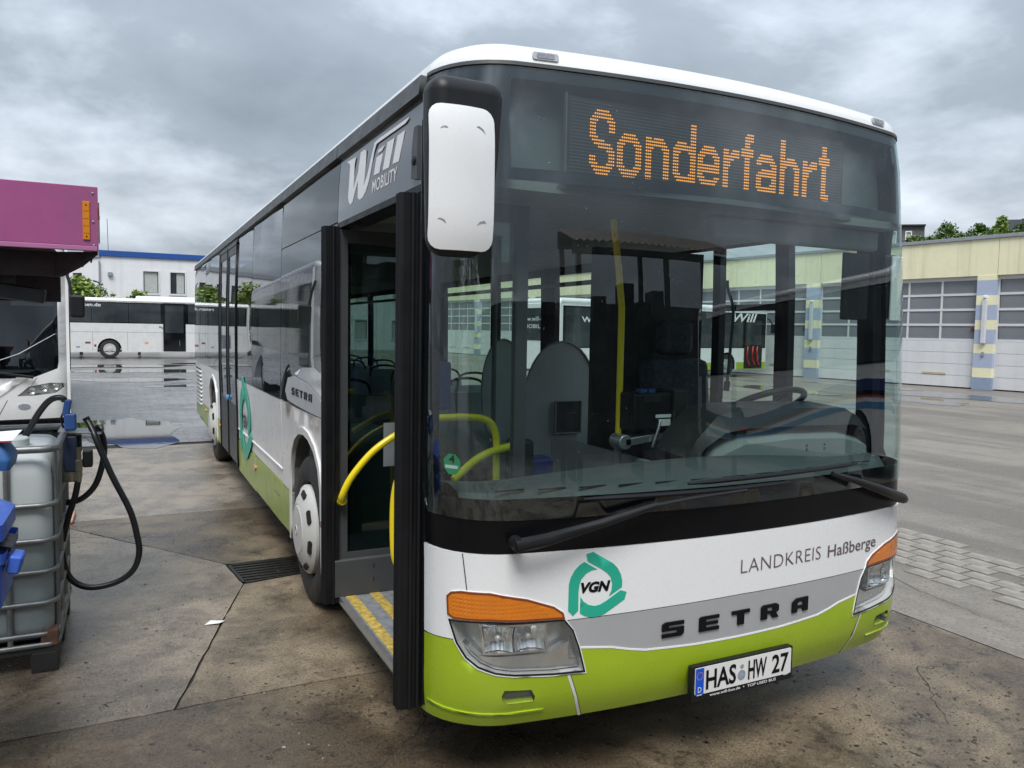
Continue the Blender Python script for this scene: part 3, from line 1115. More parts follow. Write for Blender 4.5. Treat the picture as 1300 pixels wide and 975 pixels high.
def badge(surf, cells, z0, z1, parent, mt, off=.006, th=.006):
    for ch, a0, a1 in cells:
        tr = lambda pl: [(a0 + x * (a1 - a0), z0 + y * (z1 - z0)) for x, y in pl]
        g_ = LT[ch]
        patch('badge_letter', tr(g_[0]), mt, parent, surf, off, th, holes=[tr(h) for h in g_[1:]], grid=(.5, .5), smooth=False)


badge(P, [('S', -.403, -.298), ('E', -.222, -.120), ('T', -.052, .046), ('R', .112, .216), ('A', .300, .402)], .573, .634, bus, M_print_k)
arrow = [(-.7962, .7064), (-.8167, .7277), (-.8153, .8284), (-.8076, .8556), (-.7915, .8821), (-.7718, .9006), (-.7517, .9105), (-.6975, .8779), (-.7206, .8761), (-.7441, .8657), (-.7639, .8456), (-.7719, .8246), (-.7748, .7968), (-.7748, .7251)]
ec = (-.7030, .8080)
for k_ in range(3):
    t = -2 * PI / 3 * k_
    patch('emblem_arrow', [(ec[0] + (x - ec[0]) * math.cos(t) - (y - ec[1]) * math.sin(t), ec[1] + (x - ec[0]) * math.sin(t) + (y - ec[1]) * math.cos(t)) for x, y in arrow],
          M_teal, bus, P, 0.0015, 0.002, grid=(.05, .05))
lettering('emblem_lettering', 'VGN', (-.766, -.640, .790, .832), M_print_k, bus, P, .002, shear=.25, offset=.052)
lettering('district_lettering', 'LANDKREIS', (-.010, .478, .789, .847), M_print_g, bus, P, .002, offset=-.012, space=1.05)
lettering('district_lettering', 'Haßberge', (.528, .905, .788, .842), M_print_g, bus, P, .002, offset=.006, fit_y='H')

# number plate
PF = plane_surf((0, -0.030, 0), (1, 0, 0), (0, 0, 1))
npf = patch('plate_frame', rect(-.272, .272, .303, .447, .006), M_plastic, bus, PF, 0, .026, grid=(1, 1), smooth=False)
patch('number_plate', rect(-.258, .262, .330, .440, .006), M_plate, npf, PF, .0025, .003, grid=(1, 1), smooth=False)
patch('plate_band', rect(-.256, -.214, .332, .438), M_blue_eu, npf, PF, .0035, .001, grid=(1, 1), smooth=False)
lettering('plate_lettering', 'HAS', (-.203, -.045, .344, .426), M_print_k, npf, PF, .0042, offset=.022)
lettering('plate_lettering', 'HW', (.020, .122, .344, .426), M_print_k, npf, PF, .0042, offset=.022)
lettering('plate_lettering', '27', (.152, .246, .344, .426), M_print_k, npf, PF, .0042, offset=.022)
lettering('plate_lettering', 'D', (-.244, -.226, .340, .362), M_print_w, npf, PF, .0042)
for i in range(12):
    t = 2 * PI * i / 12
    patch('plate_star', ell(-.235 + .015 * math.cos(t), .407 + .015 * math.sin(t), .0024, .0024, 5), M_reflector, npf, PF, .0042, .0005, grid=(1, 1), smooth=False)
patch('plate_seal', ell(-.015, .372, .021, .021, 20), M_seal, npf, PF, .0042, .001, grid=(1, 1), smooth=False)
patch('plate_seal_arms', ell(-.015, .372, .009, .011, 10), M_blue_col2, npf, PF, .0048, .001, grid=(1, 1), smooth=False)
patch('plate_seal', ell(-.014, .408, .010, .009, 10), M_seal, npf, PF, .0042, .001, grid=(1, 1), smooth=False)
lettering('frame_lettering', 'www.will-bus.de', (-.180, -.018, .312, .324), M_print_w, npf, PF, .001, offset=.012, fit_y='l')
lettering('frame_lettering', '•', (-.002, .004, .315, .321), M_print_w, npf, PF, .001)
lettering('frame_lettering', 'TOP USED BUS', (.020, .180, .311, .323), M_print_w, npf, PF, .001, offset=.012)
for s0 in (-.246, .222):
    patch('frame_clip', rect(s0, s0 + .026, .3255, .3305), M_print_w, npf, PF, .0015, .001, grid=(1, 1), smooth=False)

# windscreen, black print bands on the glass, destination display
ws = patch('windscreen', [(-1.40, 1.088), (-1.0, 1.082), (0, 1.080), (1.0, 1.082), (1.40, 1.088), (1.44, 1.16), (1.44, 2.742), (-1.44, 2.742), (-1.44, 1.16)], G_wind, bus, P, 0.0, 0.006, grid=(.05, .10))
FR = lambda pl, nm='glass_border': patch(nm, pl, M_gloss, ws, P, -0.008, 0.001, grid=(.05, .1))
FR(rect(-1.43, 1.43, 2.690, 2.742))
FR(rect(-1.30, 1.30, 2.322, 2.366))
FR(rect(-1.43, 1.43, 1.083, 1.160))
FR([(-1.43, 1.161), (-1.36, 1.161), (-1.385, 1.20), (-1.385, 2.69), (-1.43, 2.69)])
FR([(1.43, 1.161), (1.43, 2.69), (1.385, 2.69), (1.385, 1.20), (1.36, 1.161)])
FR([(-1.385, 2.366), (-1.04, 2.366), (-1.05, 2.69), (-1.385, 2.69)])
FR([(1.385, 2.366), (1.385, 2.69), (1.10, 2.69), (1.08, 2.366)])
# green emission sticker
stk = patch('emission_sticker', ell(-1.266, 1.282, .040, .041, 8, PI / 8), M_sticker, ws, P, -0.0065, .0008, grid=(.05, .05))
lettering('sticker_lettering', '4', (-1.278, -1.252, 1.286, 1.316), M_print_k, ws, P, -.006, offset=.02)
patch('sticker_field', rect(-1.296, -1.240, 1.266, 1.278), M_print_w, ws, P, -0.006, .0005, grid=(.05, .05))

disp = patch('destination_display', rect(-1.435, 1.435, 2.325, 2.745), M_screen, bus, P, -.100, .02, grid=(.06, .1))
MB().box(-.800, .660, .158, .166, 2.352, 2.652).build('display_face', M_dashdark, disp)
MB().box(-.803, -.797, .150, .166, 2.345, 2.66).build('display_edge', M_screen, disp)
FONT = {
    'S': ["...######...", "..########..", ".##########.", "####....####", "###......###", "###......###", "###......###", "###.........", "####........", ".######.....", "..########..", "....#######.", "........####", ".........###", "###......###", "###......###", "####....####", ".##########.", "..########..", "...######..."],
    'o': ["...######...", "..########..", ".##########.", "####....####", "###......###", "###......###", "###......###", "###......###", "###......###", "###......###", "####....####", ".##########.", "..########..", "...######..."],
    'n': ["###.#####...", "##########..", "###########.", "####....####"] + ["###......###"] * 10,
    'd': [".........###"] * 6 + ["..#####..###", ".###########", "############", "####....####", "###......###", "###......###", "###......###", "###......###", "###......###", "###......###", "####....####", ".###########", "..##########", "...#####.###"],
    'e': ["...######...", "..########..", ".##########.", "####....####", "###......###", "###......###", "############", "############", "############", "###.........", "####.....###", ".##########.", "..########..", "...######..."],
    'r': ["###..####", "###.#####", "#########", "######...", "####.....", "####....."] + ["###......"] * 8,
    'f': ["...####", "..#####", "..#####", "..###..", "..###..", "#######", "#######", "#######"] + ["..###.."] * 12,
    'a': ["..#######...", ".#########..", "###########.", "###.....####", ".........###", "...#########", ".###########", "############", "###......###", "###......###", "###.....####", "############", ".###########", "..#####..###"],
    'h': ["###........."] * 6 + ["###.#####...", "##########..", "###########.", "####....####"] + ["###......###"] * 10,
    't': ["..###..", "..###..", "..###..", "..###..", "#######", "#######", "#######"] + ["..###.."] * 10 + ["..#####", "..#####", "...####"]}
word, cx_, lit = 'Sonderfahrt', 10, set()
for ch in word:
    rows = FONT[ch]
    for r_, row in enumerate(rows):
        for c_, q in enumerate(row):
            if q == '#':
                lit.add((cx_ + c_, 22 - len(rows) + r_))
    cx_ += len(rows[0]) + (2 if ch in 'onefah' else 1)
NC = 158
px0, px1 = -.690, .567
pitch = (px1 - px0) / (cx_ - 12)
on, off_ = MB(), MB()
for c_ in range(NC):
    for r_ in range(23):
        x_ = px0 + (c_ - 10) * pitch
        z_ = 2.614 - (r_ - 2) * .01235
        if x_ > .645 or x_ < -.785:
            continue
        if (c_, r_) in lit:
            on.box(x_ - .0021, x_ + .0021, .1545, .158, z_ - .0026, z_ + .0026)
        else:
            off_.quad((x_ - .0012, .1565, z_ - .0014), (x_ + .0012, .1565, z_ - .0014), (x_ + .0012, .1565, z_ + .0014), (x_ - .0012, .1565, z_ + .0014))
tag(on.build('lit_dots', M_led, disp), kind='stuff')
tag(off_.build('unlit_dots', M_ledoff, disp), kind='stuff')

# roof cap with a rounded edge
ring_s = []
a_ = sl(BUS_L - .05)
for i in range(13):
    ring_s.append(a_ + (-(S2) - a_) * i / 13)
for i in range(81):
    ring_s.append(-S2 + 2 * S2 * i / 80)
for i in range(1, 14):
    ring_s.append(S2 + (sr(BUS_L - .05) - S2) * i / 13)
lev = [(2.742, .000), (2.768, .004), (2.795, .018), (2.818, .045), (2.836, .085), (2.852, .15), (2.870, .30), (2.880, .55)]
rf = MB()
rings = []
for z_, d_ in lev:
    rg = []
    for s_ in ring_s:
        p, nn = P(s_, 2.742)
        q = p - Vector((nn.x, nn.y, 0)).normalized() * d_
        q.z = z_
        rg.append(q)
    k_ = len(rf.v)
    rf.v += [tuple(q) for q in rg]
    rings.append(k_)
n_ = len(ring_s)
for a, c in zip(rings, rings[1:]):
    for i in range(n_ - 1):
        rf.f.append((a + i, a + i + 1, c + i + 1, c + i))
        rf.m.append(0)
for i in range(n_ // 2):
    j = n_ - 1 - i
    if i + 1 <= j - 1:
        rf.f.append((rings[-1] + i, rings[-1] + i + 1, rings[-1] + j - 1, rings[-1] + j))
        rf.m.append(0)
roof = rf.build('roof', M_white, bus, smooth=35, fixn=False)
patch('windscreen_seal', rect(-1.445, 1.445, 2.734, 2.748), M_gutter, bus, P, 0.006, .016, grid=(.05, .1))
for s0 in (-.922, .935):
    mk = patch('marker_lamp', rect(s0 - .053, s0 + .053, 2.764, 2.792, .010), M_sil_pl, bus, P, 0.004, .045, grid=(.03, .05))
    patch('marker_lens', rect(s0 - .036, s0 + .036, 2.769, 2.787, .006), M_seal, mk, P, 0.006, .004, grid=(.03, .05))
# gutter along the door side, in lengths
for y0, y1 in ((.39, 1.755), (1.765, 3.40), (3.41, 5.93), (5.94, BUS_L - .06)):
    patch('gutter', Lp(rect(y0, y1, 2.662, 2.738)), M_gutter, bus, P, .026, .03, grid=(.5, .04))
patch('gutter', Rp(rect(.60, BUS_L - .06, 2.662, 2.730)), M_gutter, bus, P, .006, .03, grid=(.5, .04))

# ---- door side, pieces given as (metres behind the nose, height)
patch('sign_panel', Lp(rect(.39, 1.745, 2.325, 2.660)), M_sign, bus, P, .002, .03, grid=(.25, .2))
patch('upper_panel', Lp(rect(1.753, 3.405, 2.335, 2.660)), M_gloss, bus, P, .002, .02, grid=(.4, .2))
pane = lambda y0, y1, z0, z1, nm='side_window': patch(nm, Lp(rect(y0, y1, z0, z1, .03)), G_side, bus, P, .002, .008, grid=(.5, .3))
GZL = 1.245
pane(1.90, 3.405, GZL + .01, 2.328)
pane(3.415, 4.845, GZL, 2.655)
pane(4.855, 5.935, GZL, 2.655)
pane(7.535, 9.40, GZL - .02, 2.640)
pane(9.41, 11.28, GZL - .04, 2.640)
patch('window_pillar', Lp(rect(1.755, 1.893, .42, 2.328)), M_gloss, bus, P, .001, .02, grid=(.3, .3))
# dark lining behind the panes
patch('side_lining', Lp([(1.80, 1.20), (5.94, 1.20), (5.94, 1.42), (1.80, 1.42)]), M_interior, bus, P, -.03, .02, grid=(.6, .3))
for y0 in (3.41, 4.85, 9.40):
    patch('window_post', Lp(rect(y0 - .055, y0 + .055, 1.2, 2.66)), M_interior, bus, P, -.02, .03, grid=(.3, .5))

arch = [(3.07, .30), (3.055, .80), (3.00, .93), (2.90, 1.02), (2.75, 1.075), (2.60, 1.092), (2.45, 1.075), (2.30, 1.02), (2.20, .93), (2.15, .80), (2.135, .30)]
rarch = [(8.96, .30), (8.945, .80), (8.89, .93), (8.79, 1.02), (8.64, 1.075), (8.49, 1.092), (8.34, 1.075), (8.19, 1.02), (8.09, .93), (8.04, .80), (8.025, .30)]
pan = lambda nm, pl, m_, holes=(), off=0.0, gr=(.35, .2): patch(nm, Lp(pl), m_, bus, P, off, .02, holes=[Lp(h) for h in holes], grid=gr)
pan('side_panel', [(1.79, .625), (3.415, .625), (3.415, GZL - .008), (1.79, GZL + .002)], M_white_side, (arch,), gr=(.16, .10))
pan('skirt_panel', [(1.79, .33), (3.455, .315), (3.455, .619), (1.79, .619)], M_green_side, (arch,), gr=(.16, .10))
pan('side_panel', rect(3.425, 5.94, .735, GZL - .008), M_white_side)
pan('side_panel', rect(3.425, 5.94, .628, .728), M_white_side, off=-.004)
pan('side_ledge', rect(3.43, 5.93, .724, .738), M_print_w, off=.006)
pan('skirt_panel', rect(3.465, 4.765, .31, .622), M_green_side)
pan('skirt_panel', rect(4.775, 5.94, .295, .616), M_green_side)
pan('flap_outline', rect(3.55, 3.80, .50, .503), M_dark, off=.0012)
pan('side_panel', rect(7.53, 10.05, .62, GZL - .028), M_white_side, (rarch,), gr=(.16, .10))
pan('skirt_panel', rect(7.53, 10.05, .33, .612), M_green_side, (rarch,), gr=(.16, .10))
pan('side_panel', rect(10.06, 11.28, .58, GZL - .048), M_white_side)
pan('skirt_panel', rect(10.06, 11.28, .36, .572), M_green_side)
for i in range(9):
    pan('vent_slat', rect(10.25, 11.20, .56 + i * .062, .595 + i * .062), M_white_side, off=.018)
    pan('vent_gap', rect(10.25, 11.20, .597 + i * .062, .620 + i * .062), M_dark, off=.0015)
for y0, z0 in ((4.80, .515), (2.09, .62), (7.70, .55), (9.6, .55)):
    pan('side_marker', rect(y0 - .05, y0 + .05, z0 - .02, z0 + .02), M_amber, off=.012)
# wheel arch rims and liners
for ac, yc in ((arch, 2.60), (rarch, 8.49)):
    big_ = [((y - yc) * 1.09 + yc, (z - .30) * 1.06 + .30) for y, z in ac]
    patch('arch_rim', Lp(big_), M_white_side, bus, P, .012, .03, holes=(Lp(ac),), grid=(.1, .1))
    mb = MB()
    for (ya, za), (yb, zb) in zip(ac, ac[1:]):
        mb.quad((-1.24, ya, za), (-1.24, yb, zb), (-.70, yb, zb), (-.70, ya, za))
    mb.add([(-.70, y, z) for y, z in ac], [tuple(range(len(ac)))])
    mb.build('arch_liner', M_arch, bus)
# emblem on the side
esc = .345 / .11
cyE, czE = 5.36, .86
for k_ in range(3):
    t = -2 * PI / 3 * k_
    pl = [((x - ec[0]) * math.cos(t) - (y - ec[1]) * math.sin(t), (x - ec[0]) * math.sin(t) + (y - ec[1]) * math.cos(t)) for x, y in arrow]
    patch('emblem_arrow', [(sl(cyE) + x * esc, czE + y * esc) for x, y in pl], M_teal, bus, P, 0.012, 0.004, grid=(.2, .2))
lettering('emblem_lettering', 'VGN', (sl(cyE) - .20, sl(cyE) + .20, .80, .93), M_print_k, bus, P, .014, shear=.25, offset=.03)
# big operator lettering above the door
WP = {'w': [(1.589, 2.618), (1.506, 2.615), (1.41, 2.61), (1.428, 2.579), (1.448, 2.451), (1.353, 2.53), (1.333, 2.575), (1.322, 2.616), (1.255, 2.618), (1.212, 2.605), (1.211, 2.547), (1.252, 2.436), (1.18, 2.485), (1.073, 2.615), (1.003, 2.62), (0.564, 2.617), (0.566, 2.609), (0.604, 2.601), (0.808, 2.602), (1.029, 2.602), (1.064, 2.575), (1.143, 2.458), (1.198, 2.415), (1.252, 2.393), (1.305, 2.389), (1.345, 2.403), (1.353, 2.487), (1.398, 2.446), (1.45, 2.398), (1.486, 2.388), (1.522, 2.403), (1.54, 2.433), (1.517, 2.587), (1.539, 2.602)],
      'd': [(0.994, 2.569), (0.899, 2.571), (0.935, 2.554), (1.006, 2.554)], 'i': [(1.023, 2.54), (0.926, 2.541), (0.97, 2.464), (1.067, 2.466)],
      'l': [(0.854, 2.574), (0.751, 2.573), (0.821, 2.462), (0.92, 2.465)], 'k': [(0.703, 2.572), (0.604, 2.574), (0.678, 2.463), (0.77, 2.467)]}
for q in WP.values():
    patch('operator_lettering', Lp(q), M_print_w, bus, P, .0035, .001, grid=(.5, .5))
lettering('operator_lettering', 'MOBILITY', (sl(1.09), sl(.695), 2.390, 2.446), M_print_w, bus, P, .0035, shear=.15, offset=.012)
ob = patch('door_button_box', Lp([(.400, 2.345), (.470, 2.355), (.470, 2.47), (.445, 2.55), (.400, 2.55)]), M_greyplastic, bus, P, .016, .016, grid=(.2, .3), smooth=False)
p, nn = P(sl(.435), 2.42)
MB().lathe([(.018, 0), (.018, .006), (.010, .009), (0, .009)], p + nn * .016, nn, 16).build('door_button', M_plastic, ob, smooth=40)
# maker's panel with chrome trim
lp_ = patch('makers_panel', Lp([(3.18, 1.33), (3.08, 1.425), (2.88, 1.45), (2.45, 1.430), (2.1, 1.37), (1.98, 1.31), (1.98, 1.255), (2.4, 1.255), (2.85, 1.262), (3.1, 1.275)]), M_sil_pl, bus, P, .010, .012, grid=(.2, .1))
patch('chrome_trim', Lp([(2.90, 1.458), (2.60, 1.52), (2.25, 1.535), (2.02, 1.50), (1.99, 1.34), (2.09, 1.378), (2.44, 1.438)]), M_chrome, bus, P, .008, .008, grid=(.2, .1))
badge(P, [(c_, sl(2.93 - i * .135), sl(2.93 - i * .135 - .095)) for i, c_ in enumerate('SETRA')], 1.325, 1.372, lp_, M_print_k, .013, .003)
# rear double door
for y0, y1 in ((5.965, 6.725), (6.745, 7.505)):
    dr = patch('rear_door', Lp(rect(y0, y1, .34, 2.60)), M_greyplastic, bus, P, .004, .03, holes=(Lp(rect(y0 + .05, y1 - .05, .95, 2.52, .03)),), grid=(.4, .3))
    patch('door_pane', Lp(rect(y0 + .05, y1 - .05, .95, 2.52, .03)), G_side, dr, P, -.002, .008, grid=(.4, .4))
for y0 in (5.952, 6.735, 7.518):
    patch('door_seal', Lp(rect(y0 - .012, y0 + .012, .33, 2.62)), M_black, bus, P, .016, .03, grid=(.2, .5))
patch('door_header', Lp(rect(5.94, 7.53, 2.605, 2.66)), M_gutter, bus, P, .01, .02, grid=(.4, .2))
p, nn = P(sl(5.75), 1.0)
MB().lathe([(.035, 0), (.035, .02), (.02, .03), (0, .03)], P(sl(6.735), .98)[0], (-1, 0, 0), 16).build('door_opener', M_stripe_c, bus, smooth=40)

# ---- driver's side
patch('side_panel', Rp(rect(S2 - .02 and .385, 11.28, .62, 1.13)), M_white_side, bus, P, 0, .02, holes=(Rp(arch), Rp(rarch)), grid=(.35, .2))
patch('skirt_panel', Rp(rect(.385, 11.28, .30, .612)), M_green_side, bus, P, 0, .02, holes=(Rp(arch), Rp(rarch)), grid=(.35, .2))
patch('upper_panel', Rp(rect(.40, 11.28, 2.33, 2.66)), M_gloss, bus, P, .001, .02, grid=(.5, .2))
posts = [(.36, .47), (.965, 1.075), (1.575, 1.645), (3.02, 3.14), (3.76, 4.03), (5.0, 5.15), (6.5, 6.65), (8.1, 8.25), (9.7, 9.85), (11.2, 11.28)]
for (a0, a1), (b0, b1) in zip(posts, posts[1:]):
    patch('side_window', Rp(rect(a1 - .02, b0 + .02, 1.14, 2.325)), G_far, bus, P, 0, .006, grid=(.5, .3))
for a0, a1 in posts:
    patch('window_post', Rp(rect(a0, a1, 1.13, 2.33)), M_black, bus, P, -.007, .05, grid=(.1, .4))
patch('window_bar', Rp(rect(1.075, 1.55, 1.925, 1.965)), M_black, bus, P, -.007, .03, grid=(.2, .1))
patch('window_bar', Rp(rect(3.14, 11.2, 2.28, 2.33)), M_black, bus, P, -.007, .03, grid=(.5, .1))

# rear wall, floor, ceiling, underside
MB().box(-1.235, 1.235, BUS_L - .10, BUS_L - .02, .40, 2.74).build('rear_wall', M_white_side, bus, bevel=.05)
MB().box(-1.20, 1.20, .45, BUS_L - .12, .27, .325).build('floor', M_interior, bus)
MB().box(-1.17, 1.17, .43, BUS_L - .12, 2.34, 2.40).build('ceiling', M_ceiling, bus)
ub = MB()
ub.box(-1.10, 1.10, .35, 2.10, .24, .268)
ub.box(-.68, .68, 2.10, 3.1, .24, .268)
ub.box(-1.18, 1.18, 3.1, 8.0, .24, .268)
ub.box(-1.05, 1.05, 9.0, 11.2, .30, .34)
ub.build('underbody', M_under, bus)
MB().box(1.16, 1.20, .45, 11.2, .32, 1.12).build('side_lining', M_interior, bus)

# wheels
def wheel(yc, side, parent, x=1.245, r=.478):
    sx = -1 if side == 'door' else 1
    o_ = Vector((sx * x, yc, r))
    ax = (sx, 0, 0)
    prof = [(.30, -.20), (.42, -.255), (.462, -.24), (r, -.20), (r, -.06), (.464, -.022), (.440, -.004), (.36, .002), (.315, -.008), (.30, -.03)]
    wh = MB().lathe(prof, o_, ax, 44, cap=False).build('wheel', M_tyre, parent, smooth=35)
    hub = [(.285, -.03), (.284, .004), (.268, .020), (.215, .046), (.168, .062), (.160, .060), (.152, .066), (.08, .070), (0, .071)]
    hc = MB().lathe(hub, o_, ax, 44, cap=False).build('hub_cap', M_hub, wh, smooth=28)
    for i in range(8):
        t = 2 * PI * i / 8 + .25
        c = o_ + Vector((sx * .034, math.cos(t) * .243, math.sin(t) * .243))
        tg = Vector((0, -math.sin(t), math.cos(t)))
        rd = (Vector((0, math.cos(t), math.sin(t))) * .9 - Vector((sx, 0, 0)) * .42).normalized()
        nn = rd.cross(tg)
        if nn.x * sx < 0:
            nn = -nn
        mb = MB()
        pts = [c + tg * a * .044 + rd * b_ * .018 + nn * .0055 for a, b_ in ((-1, -.5), (-.8, -1), (.8, -1), (1, -.5), (1, .5), (.8, 1), (-.8, 1), (-1, .5))]
        mb.add(pts + [q - nn * .012 for q in pts], [tuple(range(8))] + [(i_, (i_ + 1) % 8, 8 + (i_ + 1) % 8, 8 + i_) for i_ in range(8)])
        mb.build('hub_slot', M_dark, wh)
    mb = MB().lathe([(.030, .070), (.030, .074), (.024, .074)], o_, ax, 20, cap=False)
    mb.build('hub_ring', M_hub, wh, smooth=30)
    return wh


for yc in (2.60, 8.49):
    wheel(yc, 'door', bus)
    wheel(yc, 'driver', bus)
mf = MB()
mf.box(-1.22, -.85, 3.02, 3.05, .14, .34)
mf.build('mud_flap', M_plastic, bus)

# ---- front door: two leaves swung square to the side, step, rails
def leaf(yc, x0, x1, z0, z1, nm='door_leaf', gm=None):
    fr = MB()
    t = .022
    fr.box(x0 + .075, x0 + .13, yc - t, yc + t, z0, z1)
    fr.box(x1 - .05, x1, yc - t, yc + t, z0, z1)
    fr.box(x0 + .13, x1 - .05, yc - t, yc + t, z1 - .07, z1)
    fr.box(x0 + .13, x1 - .05, yc - t, yc + t, z0, z0 + .25)
    lf = fr.build(nm, M_greyplastic, bus)
    MB().box(x0 + .13, x1 - .05, yc - .006, yc + .006, z0 + .25, z1 - .07).build('door_pane', gm or G_door, lf)
    return lf


LX0, LX1 = -1.352, -.78
l2 = leaf(1.70, LX0, LX1, .315, 2.29)
MB().box(LX0 + .050, LX1, 1.655, 1.690, .325, .535).build('kick_plate', M_greyplastic, l2, bevel=.012)
for z_ in (.40, .475):
    MB().box(-1.085, -1.080, 1.652, 1.656, z_, z_ + .022).build('kick_plate_screw', M_dark, l2)
rb = MB()
rb.box(LX0 + .012, LX0 + .082, 1.662, 1.745, .300, 2.30)
rb.tube([(LX0 + .012, 1.68, .30), (LX0 + .012, 1.68, 2.30)], .014, 8)
rb.tube([(LX0 + .012, 1.72, .30), (LX0 + .012, 1.72, 2.30)], .014, 8)
rb.tube([(LX0 + .050, 1.660, .30), (LX0 + .050, 1.660, 2.30)], .009, 8)
rb.build('door_edge_rubber', M_black, l2, smooth=40)
rail = spline([(-1.262, 1.640, .855), (-1.268, 1.600, .900), (-1.225, 1.575, 1.00), (-1.12, 1.560, 1.125), (-1.0, 1.560, 1.205), (-.90, 1.575, 1.240), (-.82, 1.600, 1.25), (-.80, 1.66, 1.25)], 6)
MB().tube(rail, .019, 10).build('grab_rail', M_yellow, l2, smooth=60)
MB().tube([(-1.262, 1.664, .850), (-1.262, 1.625, .862)], .022, 10).build('rail_mount', M_yellow, l2, smooth=40)
MB().box(-1.02, -.83, 1.690, 1.694, 1.02, 1.26).build('notice_plate', M_int_mid, l2)

l1 = leaf(.455, -1.340, -.80, .290, 2.28, gm=G_far)
rb = MB()
rb.box(-1.335, -1.235, .418, .490, .288, 2.285)
for x_, y_, r_ in ((-1.335, .437, .016), (-1.335, .470, .016), (-1.300, .418, .010), (-1.268, .418, .012), (-1.235, .418, .008)):
    rb.tube([(x_, y_, .288), (x_, y_, 2.285)], r_, 8)
rb.build('door_edge_rubber', M_black, l1, smooth=40)
MB().tube(spline([(-1.25, .495, 1.215), (-1.30, .535, 1.19), (-1.318, .556, 1.10), (-1.320, .560, .95), (-1.310, .556, .84), (-1.27, .535, .80), (-1.23, .495, .80)], 6), .019, 10).build('grab_rail', M_yellow, l1, smooth=60)
# door frame and step
df = MB()
df.box(-1.258, -1.20, .385, .410, .31, 2.33)
df.box(-1.255, -1.19, 1.748, 1.775, .31, 2.33)
df.box(-1.262, -1.15, .415, 1.745, 2.298, 2.326)
df.build('door_frame', M_black, bus)
stp = MB().box(-1.262, -.55, .44, 1.76, .285, .330).build('step', M_floorstep, bus)
MB().box(-1.268, -1.245, .44, 1.76, .300, .3335).build('step_edge', M_alu, stp)
for x0 in (-1.235, -1.105):
    MB().box(x0, x0 + .055, .44, 1.76, .326, .3325).build('step_band', M_yellowband, stp)
MB().box(-1.18, -1.10, .44, 1.76, .18, .284).build('step_riser', M_under, bus)

# ---- interior seen through the glass
dsh = MB()
dn = 26
prof = [(.060, 1.085), (.045, 1.13), (.075, 1.165), (.16, 1.18), (.30, 1.17), (.46, 1.13), (.47, .60)]
for i in range(dn + 1):
    s_ = -1.24 + 2.48 * i / dn
    x_, y_ = plan(s_)
    x_ *= .965
    for dy, z_ in prof:
        hump = .055 * max(0, math.cos((s_ + .05) / .95 * PI / 2)) if abs(s_ + .05) < .95 else 0
        dsh.v.append((x_, min(y_ + .02 + dy, .60 if dy > .4 else 9), z_ + (hump if .1 < dy < .45 else hump * .4 if dy >= .07 else 0)))
m_ = len(prof)
for i in range(dn):
    for j in range(m_ - 1):
        dsh.f.append((i * m_ + j, (i + 1) * m_ + j, (i + 1) * m_ + j + 1, i * m_ + j + 1))
        dsh.m.append(0)
dash = dsh.build('dashboard', M_dash, bus, smooth=40)
for i in range(12):
    s_ = -1.0 + i * .17
    x_, y_ = plan(s_)
    MB().box(x_ - .06, x_ + .06, y_ + .090, y_ + .095, 1.1745, 1.180).build('air_slot', M_dark, dash)
# instrument binnacle
ib = MB()
sec = [(.04, 1.20), (.09, 1.285), (.21, 1.392), (.34, 1.415), (.75, 1.415), (1.05, 1.405), (1.15, 1.36), (1.17, 1.20)]
ib.add([(x, .42, z) for x, z in sec] + [(x, .66, z + .015) for x, z in sec] + [(x, .36, 1.20 + (z - 1.2) * .62) for x, z in sec],
       [tuple(range(8))] + [(i, i + 1, 8 + i + 1, 8 + i) for i in range(7)] + [(16 + i, 16 + i + 1, i + 1, i) for i in range(7)])
ib.build('instrument_hood', M_dashdark, bus, smooth=50)
ib = MB()
sec2 = [(.13, 1.16), (.16, 1.215), (.30, 1.262), (.60, 1.275), (.95, 1.265), (1.12, 1.22), (1.13, 1.16)]
ib.add([(x, .335, z) for x, z in sec2] + [(x, .425, z + .04) for x, z in sec2], [tuple(range(7))] + [(i, i + 1, 7 + i + 1, 7 + i) for i in range(6)])
ib.build('instrument_front', M_dashlight, bus, smooth=50)
for x_, z_ in ((.70, 1.24), (.70, 1.22), (.82, 1.24), (.82, 1.22)):
    MB().box(x_ - .004, x_ + .004, .330, .336, z_ - .004, z_ + .004).build('screw', M_dark, dash)
tl = Matrix.Rotation(math.radians(-28), 3, 'X')
wc = Vector((.86, .80, 1.385))
sw = MB()
sw.tube([wc + tl @ Vector((.225 * math.cos(2 * PI * i / 36), .225 * math.sin(2 * PI * i / 36), 0)) for i in range(36)], .017, 10, closed=True)
for t in (.4, 2.74, -PI / 2):
    sw.tube([wc + tl @ Vector((0, 0, -.03)), wc + tl @ Vector((.215 * math.cos(t), .215 * math.sin(t), 0))], .014, 8)
sw.lathe([(.06, -.05), (.06, -.01), (0, .0)], wc, tl @ Vector((0, 0, 1)), 16)
sw.build('steering_wheel', M_black, bus, smooth=50)


